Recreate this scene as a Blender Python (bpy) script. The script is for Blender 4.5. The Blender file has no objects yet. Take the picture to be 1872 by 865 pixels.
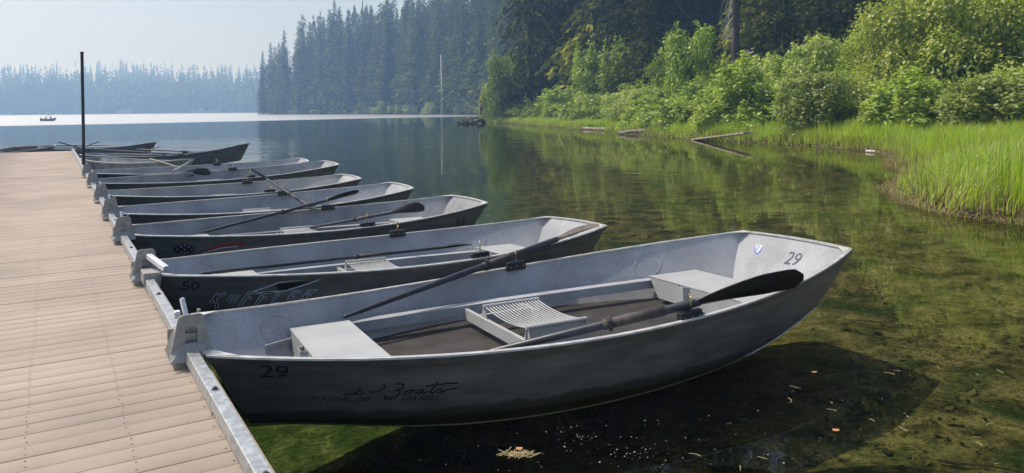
import bpy, math, random
import numpy as np
from mathutils import Vector, Matrix, Euler
random.seed(7); rng = np.random.default_rng(7)
S = bpy.context.scene; COL = S.collection
R = math.radians

# ------------------------------------------------------------------ camera, world, sun, exposure
F_PX, H_CAM, HY, ROLL = 1371.0, 2.05, 198.5, 0.00925          # focal length in px of an 1872 px wide frame
cam_d = bpy.data.cameras.new('camera'); cam = bpy.data.objects.new('camera', cam_d); COL.objects.link(cam)
cam_d.sensor_fit = 'HORIZONTAL'; cam_d.sensor_width = 36.0; cam_d.lens = F_PX / 1872 * 36
cam_d.shift_y = -(432.5 - HY) / 1872; cam_d.clip_start = 0.05; cam_d.clip_end = 6000
cam.matrix_world = Matrix.Translation((0, 0, H_CAM)) @ Matrix.Rotation(R(90), 4, 'X') @ Matrix.Rotation(-ROLL, 4, 'Z')
S.camera = cam
SUN_AZ, SUN_EL = -71.0, 58.0                                   # azimuth clockwise from straight ahead
W = bpy.data.worlds.new('World'); S.world = W; W.use_nodes = True
nt = W.node_tree; nt.nodes.clear()
sky = nt.nodes.new('ShaderNodeTexSky'); sky.sky_type = 'NISHITA'; sky.sun_disc = False
sky.sun_elevation = R(SUN_EL); sky.sun_rotation = R(SUN_AZ % 360); sky.altitude = 600
sky.air_density = 1.0; sky.dust_density = 6.0; sky.ozone_density = 1.0
bg = nt.nodes.new('ShaderNodeBackground'); bg.inputs['Strength'].default_value = 0.145
wo = nt.nodes.new('ShaderNodeOutputWorld')
nt.links.new(sky.outputs[0], bg.inputs[0]); nt.links.new(bg.outputs[0], wo.inputs[0])
sd = bpy.data.lights.new('sun', 'SUN'); sd.energy = 4.2; sd.angle = R(0.6); sd.color = (1.0, 0.955, 0.90)
so = bpy.data.objects.new('sun', sd); COL.objects.link(so)
sv = Vector((math.sin(R(SUN_AZ)) * math.cos(R(SUN_EL)), math.cos(R(SUN_AZ)) * math.cos(R(SUN_EL)), math.sin(R(SUN_EL))))
so.rotation_euler = sv.to_track_quat('Z', 'Y').to_euler()
S.view_settings.view_transform = 'Standard'; S.view_settings.look = 'None'
S.view_settings.exposure = 0.0; S.view_settings.gamma = 1.0
S.render.engine = 'CYCLES'
S.cycles.max_bounces = 10; S.cycles.transparent_max_bounces = 24; S.cycles.volume_bounces = 3
S.cycles.sample_clamp_indirect = 4.0

# ------------------------------------------------------------------ helpers
def at(px, py, z=None, Y=None):
    """world point seen at a photo pixel, at a height z or a distance Y"""
    x = px - 936.0; y = HY - py; c, s = math.cos(ROLL), math.sin(ROLL)
    dx = x * c + y * s; dy = -x * s + y * c
    if Y is None: Y = (z - H_CAM) * F_PX / dy
    return Vector((dx * Y / F_PX, Y, H_CAM + dy * Y / F_PX))

def tag(o, label=None, cat=None, group=None, kind=None):
    if label: o['label'] = label
    if cat: o['category'] = cat
    if group: o['group'] = group
    if kind: o['kind'] = kind
    return o

def empty(name, loc=(0, 0, 0), rz=0.0):
    o = bpy.data.objects.new(name, None); COL.objects.link(o); o.location = loc; o.rotation_euler = (0, 0, rz)
    o.empty_display_size = 0.2; return o

def link(name, me, parent=None):
    o = bpy.data.objects.new(name, me); COL.objects.link(o)
    if parent: o.parent = parent
    return o

class MB:
    def __init__(s): s.v = []; s.f = []; s.m = []; s.sm = False
    def add(s, vs, fs, mi=0):
        n = len(s.v); s.v += [tuple(v) for v in vs]; s.f += [tuple(i + n for i in f) for f in fs]; s.m += [mi] * len(fs)
    def box(s, c, d, M=None, mi=0, taper=1.0):
        x, y, z = [k / 2 for k in d]; vs = []
        for sz in (-1, 1):
            t = taper if sz > 0 else 1.0
            for sx, sy in ((-1, -1), (1, -1), (1, 1), (-1, 1)):
                p = Vector((sx * x * t, sy * y * t, sz * z))
                if M: p = M @ p
                vs.append(p + Vector(c))
        s.add(vs, [(0, 3, 2, 1), (4, 5, 6, 7), (0, 1, 5, 4), (1, 2, 6, 5), (2, 3, 7, 6), (3, 0, 4, 7)], mi)
    def beam(s, a, b, w, h, up=(0, 0, 1), mi=0):
        a = Vector(a); b = Vector(b); d = b - a; L = d.length
        if L < 1e-6: return
        x = d / L; y = Vector(up).cross(x)
        if y.length < 1e-4: y = Vector((0, 1, 0)).cross(x)
        y.normalize(); z = x.cross(y); M = Matrix((x, y, z)).transposed()
        s.box((a + b) / 2, (L, w, h), M, mi)
    def tube(s, pts, r, n=8, cap=True, mi=0, closed=False):
        pts = [Vector(p) for p in pts]; k = len(pts)
        rr = r if isinstance(r, (list, tuple)) else [r] * k
        prev = None; rings = []
        for i, p in enumerate(pts):
            a = pts[(i - 1) % k] if (closed or i > 0) else p; b = pts[(i + 1) % k] if (closed or i < k - 1) else p
            t = (b - a).normalized()
            if prev is None:
                u = t.orthogonal().normalized()
            else:
                u = prev - t * prev.dot(t)
                u = u.normalized() if u.length > 1e-5 else t.orthogonal().normalized()
            prev = u; w = t.cross(u)
            rings.append([p + (u * math.cos(q) + w * math.sin(q)) * rr[i] for q in [2 * math.pi * j / n for j in range(n)]])
        vs = [v for ring in rings for v in ring]; fs = []
        for i in range(k if closed else k - 1):
            i2 = (i + 1) % k
            for j in range(n):
                j2 = (j + 1) % n; fs.append((i * n + j, i * n + j2, i2 * n + j2, i2 * n + j))
        if cap and not closed:
            fs.append(tuple(range(n - 1, -1, -1))); fs.append(tuple((k - 1) * n + j for j in range(n)))
        s.add(vs, fs, mi)
    def grid(s, rows, mi=0, flip=False):
        n = len(rows[0]); vs = [v for r in rows for v in r]; fs = []
        for i in range(len(rows) - 1):
            for j in range(n - 1):
                f = (i * n + j, i * n + j + 1, (i + 1) * n + j + 1, (i + 1) * n + j)
                fs.append(f[::-1] if flip else f)
        s.add(vs, fs, mi)
    def prism(s, poly, M, d, mi=0):
        """polygon in local xy pushed along local z by d"""
        n = len(poly); a = [M @ Vector((x, y, 0)) for x, y in poly]; b = [M @ Vector((x, y, d)) for x, y in poly]
        s.add(a + b, [tuple(range(n - 1, -1, -1)), tuple(range(n, 2 * n))] + [(i, (i + 1) % n, n + (i + 1) % n, n + i) for i in range(n)], mi)
    def build(s, name, mats, parent=None, smooth=False, bevel=0.0, autos=None):
        me = bpy.data.meshes.new(name); me.from_pydata(s.v, [], s.f)
        for m in (mats if isinstance(mats, (list, tuple)) else [mats]): me.materials.append(m)
        me.polygons.foreach_set('material_index', s.m)
        if smooth: me.polygons.foreach_set('use_smooth', [True] * len(s.f))
        me.update(); o = link(name, me, parent)
        if bevel:
            b = o.modifiers.new('bevel', 'BEVEL'); b.width = bevel; b.segments = 2; b.limit_method = 'ANGLE'; b.angle_limit = R(40)
        return o

def np_mesh(name, verts, quads, mat, smooth=False, tris=None):
    me = bpy.data.meshes.new(name); verts = np.asarray(verts, np.float32).reshape(-1, 3)
    faces = np.asarray(quads, np.int32); k = faces.shape[1]
    me.vertices.add(len(verts)); me.vertices.foreach_set('co', verts.ravel())
    me.loops.add(faces.size); me.loops.foreach_set('vertex_index', faces.ravel())
    me.polygons.add(len(faces)); me.polygons.foreach_set('loop_start', np.arange(0, faces.size, k, dtype=np.int32))
    me.polygons.foreach_set('loop_total', np.full(len(faces), k, np.int32))
    if smooth: me.polygons.foreach_set('use_smooth', np.ones(len(faces), bool))
    me.materials.append(mat); me.update(calc_edges=True); me.validate(); return me

# ------------------------------------------------------------------ materials
def mat(name, col, rough=0.6, metal=0.0, var=0.0, vscale=8.0, bump=0.0, bscale=60.0, speck=0.0, sscale=200.0, col2=None, spec=0.5, stretch=None, detail=4):
    m = bpy.data.materials.new(name); m.use_nodes = True; t = m.node_tree; N = t.nodes; L = t.links
    b = N['Principled BSDF']; b.inputs['Roughness'].default_value = rough; b.inputs['Metallic'].default_value = metal
    b.inputs['Specular IOR Level'].default_value = spec
    c = (*col, 1); b.inputs['Base Color'].default_value = c
    tc = N.new('ShaderNodeTexCoord'); mp = N.new('ShaderNodeMapping'); L.new(tc.outputs['Object'], mp.inputs[0])
    if stretch: mp.inputs['Scale'].default_value = stretch
    last = None
    if var or col2:
        n = N.new('ShaderNodeTexNoise'); n.inputs['Scale'].default_value = vscale; n.inputs['Detail'].default_value = detail
        L.new(mp.outputs[0], n.inputs['Vector'])
        r = N.new('ShaderNodeValToRGB'); c2 = col2 or tuple(k * (1 - var) for k in col)
        r.color_ramp.elements[0].position = 0.35; r.color_ramp.elements[1].position = 0.68
        r.color_ramp.elements[0].color = (*c2, 1); r.color_ramp.elements[1].color = (*[min(1, k * (1 + var * .5)) for k in col], 1)
        L.new(n.outputs[0], r.inputs[0]); last = r.outputs[0]
    if speck:
        n2 = N.new('ShaderNodeTexNoise'); n2.inputs['Scale'].default_value = sscale; n2.inputs['Detail'].default_value = 1
        L.new(mp.outputs[0], n2.inputs['Vector'])
        mr = N.new('ShaderNodeMapRange'); mr.inputs[1].default_value = .3; mr.inputs[2].default_value = .7
        mr.inputs[3].default_value = 1 - speck; mr.inputs[4].default_value = 1 + speck; L.new(n2.outputs[0], mr.inputs[0])
        mx = N.new('ShaderNodeVectorMath'); mx.operation = 'SCALE'
        if last: L.new(last, mx.inputs[0])
        else: mx.inputs[0].default_value = col
        L.new(mr.outputs[0], mx.inputs['Scale']); last = mx.outputs[0]
    if last: L.new(last, b.inputs['Base Color'])
    if bump:
        n3 = N.new('ShaderNodeTexNoise'); n3.inputs['Scale'].default_value = bscale; n3.inputs['Detail'].default_value = 5
        L.new(mp.outputs[0], n3.inputs['Vector']); bp = N.new('ShaderNodeBump'); bp.inputs['Strength'].default_value = bump
        bp.inputs['Distance'].default_value = 0.01; L.new(n3.outputs[0], bp.inputs['Height']); L.new(bp.outputs[0], b.inputs['Normal'])
    return m

def leaf_mat(name, cols, trans=0.35, rough=0.5, spec=0.4):
    """foliage whose colour varies leaf by leaf and plant by plant"""
    m = bpy.data.materials.new(name); m.use_nodes = True; t = m.node_tree; N = t.nodes; L = t.links
    b = N['Principled BSDF']; b.inputs['Roughness'].default_value = rough; b.inputs['Specular IOR Level'].default_value = spec
    g = N.new('ShaderNodeNewGeometry'); r = N.new('ShaderNodeValToRGB'); cr = r.color_ramp
    while len(cr.elements) < len(cols): cr.elements.new(0.5)
    for i, c in enumerate(cols):
        cr.elements[i].position = i / (len(cols) - 1); cr.elements[i].color = (*c, 1)
    L.new(g.outputs['Random Per Island'], r.inputs[0])
    oi = N.new('ShaderNodeObjectInfo'); mr = N.new('ShaderNodeMapRange'); mr.inputs[3].default_value = .75; mr.inputs[4].default_value = 1.25
    L.new(oi.outputs['Random'], mr.inputs[0]); vm = N.new('ShaderNodeVectorMath'); vm.operation = 'SCALE'
    L.new(r.outputs[0], vm.inputs[0]); L.new(mr.outputs[0], vm.inputs['Scale']); L.new(vm.outputs[0], b.inputs['Base Color'])
    tr = N.new('ShaderNodeBsdfTranslucent'); tv = N.new('ShaderNodeVectorMath'); tv.operation = 'MULTIPLY'; tv.inputs[1].default_value = (1.15, 1.35, .5)
    L.new(vm.outputs[0], tv.inputs[0]); L.new(tv.outputs[0], tr.inputs[0])
    mx = N.new('ShaderNodeMixShader'); mx.inputs[0].default_value = trans
    L.new(b.outputs[0], mx.inputs[1]); L.new(tr.outputs[0], mx.inputs[2]); L.new(mx.outputs[0], N['Material Output'].inputs['Surface'])
    return m

M_IN = mat('grey_speckled_paint', (.355, .372, .40), .55, 0, .22, 2.2, .35, 90, .22, 110)
M_BENCH = mat('pale_bench_paint', (.37, .385, .39), .5, 0, .10, 4.0, .15, 120, .10, 180)
M_EXT = mat('dark_hull_paint', (.15, .15, .152), .42, .0, .35, 2.5, .12, 40, .15, 90, spec=.5, stretch=(1, 1, 4))
def wear(m):
    t = m.node_tree; N = t.nodes; L = t.links; b = N['Principled BSDF']; src = b.inputs['Base Color'].links[0].from_socket
    tc = N.new('ShaderNodeTexCoord'); mp = N.new('ShaderNodeMapping'); mp.inputs['Scale'].default_value = (1.3, 1, 20); L.new(tc.outputs['Object'], mp.inputs[0])
    n = N.new('ShaderNodeTexNoise'); n.inputs['Scale'].default_value = 3.4; n.inputs['Detail'].default_value = 10; n.inputs['Roughness'].default_value = .75; L.new(mp.outputs[0], n.inputs['Vector'])
    r = N.new('ShaderNodeValToRGB'); r.color_ramp.elements[0].position = .57; r.color_ramp.elements[1].position = .68; r.color_ramp.elements[0].color = (0, 0, 0, 1); r.color_ramp.elements[1].color = (.55, .55, .55, 1); L.new(n.outputs[0], r.inputs[0])
    x = N.new('ShaderNodeMix'); x.data_type = 'RGBA'; L.new(r.outputs[0], x.inputs['Factor']); L.new(src, x.inputs[6]); x.inputs[7].default_value = (.32, .31, .29, 1)
    sx = N.new('ShaderNodeSeparateXYZ'); L.new(tc.outputs['Object'], sx.inputs[0]); n2 = N.new('ShaderNodeTexNoise'); n2.inputs['Scale'].default_value = 7; n2.inputs['Detail'].default_value = 6; L.new(tc.outputs['Object'], n2.inputs['Vector'])
    ad = N.new('ShaderNodeMath'); ad.operation = 'MULTIPLY_ADD'; ad.inputs[1].default_value = -.12; L.new(n2.outputs[0], ad.inputs[0]); L.new(sx.outputs[2], ad.inputs[2])
    mr = N.new('ShaderNodeMapRange'); mr.inputs[1].default_value = -.02; mr.inputs[2].default_value = .015; mr.inputs[3].default_value = .8; mr.inputs[4].default_value = 0; L.new(ad.outputs[0], mr.inputs[0])
    y = N.new('ShaderNodeMix'); y.data_type = 'RGBA'; L.new(mr.outputs[0], y.inputs['Factor']); L.new(x.outputs[2], y.inputs[6]); y.inputs[7].default_value = (.035, .034, .022, 1); L.new(y.outputs[2], b.inputs['Base Color'])
wear(M_EXT)
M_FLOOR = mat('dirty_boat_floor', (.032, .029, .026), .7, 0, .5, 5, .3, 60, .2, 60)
M_RIM = mat('worn_aluminium_rim', (.64, .63, .60), .42, .35, .25, 12, .1, 150, .1, 200)
M_RIMD = mat('dull_rub_rail', (.13, .12, .115), .5, .2, .3, 8, .1, 100, .1, 150)
M_GALV = mat('galvanised_steel', (.47, .49, .50), .38, .55, .3, 25, .1, 80, .08, 120)
M_CAST = mat('cast_grey_metal', (.34, .34, .33), .55, .3, .2, 20, .15, 120, .1, 150)
M_BLACK = mat('black_plastic', (.018, .019, .024), .35, 0, .2, 10)
M_NAVY = mat('black_painted_oar', (.028, .032, .045), .38, 0, .35, 14, .15, 60)
M_SLEEVE = mat('worn_oar_sleeve', (.07, .06, .058), .7, 0, .4, 20, .3, 80)
M_WOODOAR = mat('weathered_oar_wood', (.30, .24, .17), .6, 0, .35, 5, .2, 40, stretch=(1, 8, 8))
M_RIBOAR = mat('grey_brown_blade', (.15, .13, .105), .55, 0, .3, 10, .2, 40)
M_BRASS = mat('brass_oarlock', (.48, .40, .22), .35, .8, .3, 20)
M_BOLT = mat('dark_bolt', (.10, .10, .11), .45, .6, .2, 40)
M_STEEL = mat('bare_steel', (.38, .38, .38), .35, .7, .2, 30)
M_POST = mat('rusty_post_steel', (.045, .03, .028), .75, .2, .4, 6, .3, 40)
M_INK = mat('black_number_paint', (.006, .006, .008), .55)
M_INK2 = mat('faded_marking', (.020, .022, .026), .6)
M_INKB = mat('blue_grey_number_paint', (.07, .09, .12), .55)
M_LOGO = mat('grey_blue_decal_outline', (.60, .62, .74), .5)
M_WHITE = mat('white_decal', (.6, .62, .65), .5)
M_BLUE = mat('blue_decal', (.03, .13, .50), .45)
M_RED = mat('red_decal', (.30, .04, .05), .5)
M_GREEN = mat('green_decal', (.10, .32, .04), .5)
M_FASC = mat('weathered_fascia', (.40, .33, .25), .8, 0, .35, 6, .3, 40, stretch=(1, 1, 1))
M_DARKW = mat('dark_joist_wood', (.05, .04, .03), .9, 0, .3, 5, .2, 30)
M_BARK = mat('conifer_bark', (.06, .048, .038), .95, 0, .4, 3, .5, 12, stretch=(3, 3, .6))
M_TWIG = mat('shrub_stem', (.10, .075, .05), .9, 0, .3, 6, .3, 20)
M_SNAG = mat('bleached_dead_wood', (.62, .60, .56), .8, 0, .2, 4, .3, 20, stretch=(3, 3, .5))
M_LOG = mat('weathered_grey_log', (.34, .30, .24), .85, 0, .45, 5, .5, 25)
M_MUD = mat('dark_wet_root_wood', (.055, .042, .03), .85, 0, .5, 6, .6, 20)

def plank_mat():
    m = mat('composite_deck_board', (.315, .256, .208), .72, 0, .06, 1.2, .0)
    t = m.node_tree; N = t.nodes; L = t.links; b = N['Principled BSDF']
    src = b.inputs['Base Color'].links[0].from_socket
    g = N.new('ShaderNodeNewGeometry'); mr = N.new('ShaderNodeMapRange'); mr.inputs[3].default_value = .93; mr.inputs[4].default_value = 1.04
    L.new(g.outputs['Random Per Island'], mr.inputs[0])
    tc = N.new('ShaderNodeTexCoord'); mp = N.new('ShaderNodeMapping'); mp.inputs['Scale'].default_value = (5, 90, 5)
    L.new(tc.outputs['Object'], mp.inputs[0]); n = N.new('ShaderNodeTexNoise'); n.inputs['Scale'].default_value = 1; n.inputs['Detail'].default_value = 6
    L.new(mp.outputs[0], n.inputs['Vector']); m2 = N.new('ShaderNodeMapRange'); m2.inputs[1].default_value = .3; m2.inputs[2].default_value = .7; m2.inputs[3].default_value = .94; m2.inputs[4].default_value = 1.05
    L.new(n.outputs[0], m2.inputs[0]); mu = N.new('ShaderNodeMath'); mu.operation = 'MULTIPLY'; L.new(mr.outputs[0], mu.inputs[0]); L.new(m2.outputs[0], mu.inputs[1])
    n4 = N.new('ShaderNodeTexNoise'); n4.inputs['Scale'].default_value = .9; n4.inputs['Detail'].default_value = 5; L.new(tc.outputs['Object'], n4.inputs['Vector'])
    m4 = N.new('ShaderNodeMapRange'); m4.inputs[1].default_value = .35; m4.inputs[2].default_value = .6; m4.inputs[3].default_value = .76; m4.inputs[4].default_value = 1.0
    L.new(n4.outputs[0], m4.inputs[0]); mu2 = N.new('ShaderNodeMath'); mu2.operation = 'MULTIPLY'; L.new(mu.outputs[0], mu2.inputs[0]); L.new(m4.outputs[0], mu2.inputs[1])
    vs = N.new('ShaderNodeVectorMath'); vs.operation = 'SCALE'; L.new(src, vs.inputs[0]); L.new(mu2.outputs[0], vs.inputs['Scale']); L.new(vs.outputs[0], b.inputs['Base Color'])
    bp = N.new('ShaderNodeBump'); bp.inputs['Strength'].default_value = .35; bp.inputs['Distance'].default_value = .004; L.new(n.outputs[0], bp.inputs['Height']); L.new(bp.outputs[0], b.inputs['Normal'])
    return m
M_DECK = plank_mat()

# ------------------------------------------------------------------ lake outline and terrain
LAKE = np.array([(12, -40), (10.5, 0), (9.6, 8), (9.2, 12), (8.7, 13.0), (8.2, 13.8), (8.3, 15), (9.2, 18), (11.9, 21.8), (12.9, 25.1), (15.0, 29), (16.2, 33.2), (15.6, 37.6),
    (14, 41.5), (11.5, 46.4), (9.8, 55.4), (6, 73), (1.5, 95), (-2.6, 109), (-5.2, 112.5), (-2, 118), (4, 135), (9, 155), (4, 175), (-4, 200), (-15.5, 252), (-36, 288),
    (-73, 343), (-98, 370), (-122, 392), (-142, 412), (-132, 560), (-200, 770), (-320, 850), (-430, 830), (-560, 790), (-700, 700), (-640, 200), (-640, -300), (0, -300)], float)
def sdist(P):
    """distance to the shoreline, negative on the lake"""
    A = LAKE; B = np.roll(LAKE, -1, 0); d = np.full(len(P), 1e9); ins = np.zeros(len(P), bool)
    for a, b in zip(A, B):
        ab = b - a; t = np.clip(((P - a) @ ab) / (ab @ ab), 0, 1); q = a + t[:, None] * ab
        d = np.minimum(d, np.hypot(*(P - q).T))
        c = (a[1] > P[:, 1]) != (b[1] > P[:, 1])
        with np.errstate(divide='ignore', invalid='ignore'):
            xi = (b[0] - a[0]) * (P[:, 1] - a[1]) / (b[1] - a[1]) + a[0]
        ins ^= c & (P[:, 0] < xi)
    return np.where(ins, -d, d)
def wob(P, s, k=0):
    x, y = P[:, 0] / s, P[:, 1] / s
    return (np.sin(x * 1.3 + 1.7 * np.sin(y * .9 + k) + k) + np.sin(y * 1.7 + 1.3 * np.sin(x * 1.1 + 2 * k)) + .6 * np.sin(2.3 * x + 2.9 * y + k)) / 2.6
def height(P):
    P = np.asarray(P, float).reshape(-1, 2); d = sdist(P); r = np.hypot(P[:, 0], P[:, 1])
    w = np.clip(r / 60, .15, 1)
    up = .10 + .05 * np.minimum(d, 8) + .17 * np.clip(d - 8, 0, 85) + .05 * wob(P, 1.3) * np.clip(d, 0, 1) + .8 * wob(P, 14, 1) * np.clip((d - 10) / 20, 0, 1) * w
    up += np.clip((r - 1050) / 300, 0, 1) * (34 + 9 * wob(P, 160, 2))
    e = -d
    dn = -(.05 + .075 * np.minimum(e, 5.5) + .035 * np.clip(e - 5.5, 0, 6) + .22 * np.clip(e - 13, 0, 25)) + .045 * wob(P, .9, 3) * np.clip(e, 0, 1)
    dn = np.where(P[:, 1] < 9, np.maximum(dn, -1.15 + .04 * wob(P, .8)), dn)
    return np.where(d > 0, up, dn)
def ground_z(x, y): return float(height([(x, y)])[0])

def build_ground():
    rad = np.concatenate([np.linspace(.6, 14, 110)[:-1], np.geomspace(14, 2600, 190)])
    ang = np.concatenate([np.linspace(R(38), R(142), 330), np.linspace(R(142), R(398), 90)[1:-1]])
    n = len(ang); PX = (rad[:, None] * np.cos(ang)).ravel(); PY = (rad[:, None] * np.sin(ang)).ravel()
    P = np.c_[PX, PY]; z = height(P); V = np.c_[P, z]
    i = np.arange(len(rad) - 1)[:, None]; j = np.arange(n)[None]; j2 = (j + 1) % n
    Q = np.stack([i * n + j, (i + 1) * n + j, (i + 1) * n + j2, i * n + j2], -1).reshape(-1, 4)
    m = bpy.data.materials.new('lake_bed_and_bank'); m.use_nodes = True; t = m.node_tree; N = t.nodes; L = t.links; b = N['Principled BSDF']; b.inputs['Roughness'].default_value = .95
    b.inputs['Specular IOR Level'].default_value = .1
    g = N.new('ShaderNodeNewGeometry'); sx = N.new('ShaderNodeSeparateXYZ'); L.new(g.outputs['Position'], sx.inputs[0])
    def noise(sc, det=6, dist=0.0, rough=.6):
        q = N.new('ShaderNodeTexNoise'); q.inputs['Scale'].default_value = sc; q.inputs['Detail'].default_value = det; q.inputs['Distortion'].default_value = dist; q.inputs['Roughness'].default_value = rough
        L.new(g.outputs['Position'], q.inputs['Vector']); return q.outputs[0]
    def ramp(src, stops):
        r = N.new('ShaderNodeValToRGB'); cr = r.color_ramp
        while len(cr.elements) < len(stops): cr.elements.new(.5)
        for e, (p, c) in zip(cr.elements, stops): e.position = p; e.color = (*c, 1)
        L.new(src, r.inputs[0]); return r.outputs[0]
    def mix(f, a, c):
        x = N.new('ShaderNodeMix'); x.data_type = 'RGBA'; L.new(f, x.inputs['Factor']); L.new(a, x.inputs[6]); L.new(c, x.inputs[7]); return x.outputs[2]
    def mr(src, a, b_, c=0., d=1.):
        x = N.new('ShaderNodeMapRange'); x.inputs[1].default_value = a; x.inputs[2].default_value = b_; x.inputs[3].default_value = c; x.inputs[4].default_value = d; L.new(src, x.inputs[0]); return x.outputs[0]
    silt = ramp(noise(2.2, 9, .6, .72), [(.34, (.014, .012, .005)), (.44, (.078, .061, .023)), (.53, (.19, .142, .064)), (.70, (.32, .24, .125))])
    weed = ramp(noise(5.5, 9, .4, .75), [(.35, (.010, .020, .004)), (.55, (.035, .06, .014)), (.72, (.11, .125, .04))])
    nearw = mix(mr(noise(.8, 5, .8), .50, .66), silt, weed)
    green = ramp(noise(3.0, 9, .4, .75), [(.32, (.014, .026, .006)), (.5, (.065, .09, .026)), (.66, (.22, .21, .10))])
    nearw = mix(mr(sx.outputs[0], .9, -.6), nearw, green)
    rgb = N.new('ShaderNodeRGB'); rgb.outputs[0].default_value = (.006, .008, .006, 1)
    bed = mix(mr(sx.outputs[2], -.75, -2.6), nearw, rgb.outputs[0])  # near-black with depth, painted in for light absorbed by deep water
    bank = ramp(noise(3.5, 6), [(.35, (.022, .018, .010)), (.6, (.06, .05, .026)), (.75, (.13, .10, .06))])
    moss = ramp(noise(.6, 7), [(.35, (.012, .018, .007)), (.65, (.03, .045, .014))])
    fine = ramp(noise(26, 4, .2, .8), [(.36, (.35, .33, .30)), (.50, (1., 1., 1.)), (.68, (1.5, 1.45, 1.3))])
    mm = N.new('ShaderNodeMix'); mm.data_type = 'RGBA'; mm.blend_type = 'MULTIPLY'; mm.inputs['Factor'].default_value = 1.0; L.new(bed, mm.inputs[6]); L.new(fine, mm.inputs[7]); bed = mm.outputs[2]
    land = mix(mr(sx.outputs[2], .25, .55), bank, moss)
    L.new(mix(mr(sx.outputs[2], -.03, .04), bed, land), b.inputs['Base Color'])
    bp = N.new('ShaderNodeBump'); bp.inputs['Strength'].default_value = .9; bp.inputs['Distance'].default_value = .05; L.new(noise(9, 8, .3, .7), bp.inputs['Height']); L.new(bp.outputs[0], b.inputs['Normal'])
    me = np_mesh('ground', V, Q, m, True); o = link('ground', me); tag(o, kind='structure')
build_ground()

def build_water():
    m = bpy.data.materials.new('lake_water'); m.use_nodes = True; t = m.node_tree; N = t.nodes; L = t.links; N.remove(N['Principled BSDF'])
    g = N.new('ShaderNodeNewGeometry'); sx = N.new('ShaderNodeSeparateXYZ'); L.new(g.outputs['Position'], sx.inputs[0])
    def math_(op, a, b_=None):
        x = N.new('ShaderNodeMath'); x.operation = op
        for i, q in enumerate((a, b_)):
            if q is None: continue
            if isinstance(q, (int, float)): x.inputs[i].default_value = q
            else: L.new(q, x.inputs[i])
        return x.outputs[0]
    def mr(src, a, b_, c=0., d=1.):
        x = N.new('ShaderNodeMapRange'); x.inputs[1].default_value = a; x.inputs[2].default_value = b_; x.inputs[3].default_value = c; x.inputs[4].default_value = d; L.new(src, x.inputs[0]); return x.outputs[0]
    def noise(scale, det=3, vec=(1, 1, 1), dist=0.):
        mp = N.new('ShaderNodeMapping'); mp.inputs['Scale'].default_value = vec; L.new(g.outputs['Position'], mp.inputs[0])
        q = N.new('ShaderNodeTexNoise'); q.inputs['Scale'].default_value = scale; q.inputs['Detail'].default_value = det; q.inputs['Distortion'].default_value = dist; L.new(mp.outputs[0], q.inputs['Vector']); return q.outputs[0]
    # the breeze ruffles the open lake beyond a line; the cove is calm
    nz = math_('MULTIPLY', math_('SUBTRACT', noise(.02, 3), .5), 30.)
    edge = math_('ADD', math_('ADD', sx.outputs[1], math_('MULTIPLY', sx.outputs[0], -1.15)), nz)      # y - 1.15 x
    ruf = mr(edge, 205., 222.)
    near_r = mr(edge, 150., 60., 0., 1.)
    hgt = math_('ADD', math_('MULTIPLY', noise(1.6, 3, (1, 1, 1), .3), .018), math_('MULTIPLY', noise(.35, 2), .05))
    hgt = math_('ADD', hgt, math_('MULTIPLY', noise(9., 2), .0012))
    patch = mr(noise(.10, 2, (1, .45, 1)), .42, .62, .35, 1.25)
    bp = N.new('ShaderNodeBump'); bp.inputs['Distance'].default_value = 1.0; L.new(hgt, bp.inputs['Height'])
    vd = N.new('ShaderNodeVectorMath'); vd.operation = 'DISTANCE'; L.new(g.outputs['Position'], vd.inputs[0]); vd.inputs[1].default_value = (-15, 43, 0)
    rip = mr(vd.outputs['Value'], 18, 5, 0, 1)
    L.new(math_('ADD', math_('MULTIPLY', patch, .26), math_('MULTIPLY', rip, 1.3)), bp.inputs['Strength'])
    gl = N.new('ShaderNodeBsdfGlossy'); L.new(math_('ADD', math_('MULTIPLY', ruf, .32), .010), gl.inputs['Roughness']); L.new(bp.outputs[0], gl.inputs['Normal'])
    tr = N.new('ShaderNodeBsdfTransparent'); tr.inputs[0].default_value = (.72, .82, .66, 1)
    fr = N.new('ShaderNodeFresnel'); fr.inputs[0].default_value = 1.33; L.new(bp.outputs[0], fr.inputs['Normal'])
    mx = N.new('ShaderNodeMixShader'); L.new(fr.outputs[0], mx.inputs[0]); L.new(tr.outputs[0], mx.inputs[1]); L.new(gl.outputs[0], mx.inputs[2])
    L.new(mx.outputs[0], N['Material Output'].inputs['Surface'])
    b = MB(); b.add([(-900, -400, 0), (60, -400, 0), (60, 900, 0), (-900, 900, 0)], [(0, 1, 2, 3)])
    o = b.build('water', m); tag(o, kind='structure')
build_water()

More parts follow.
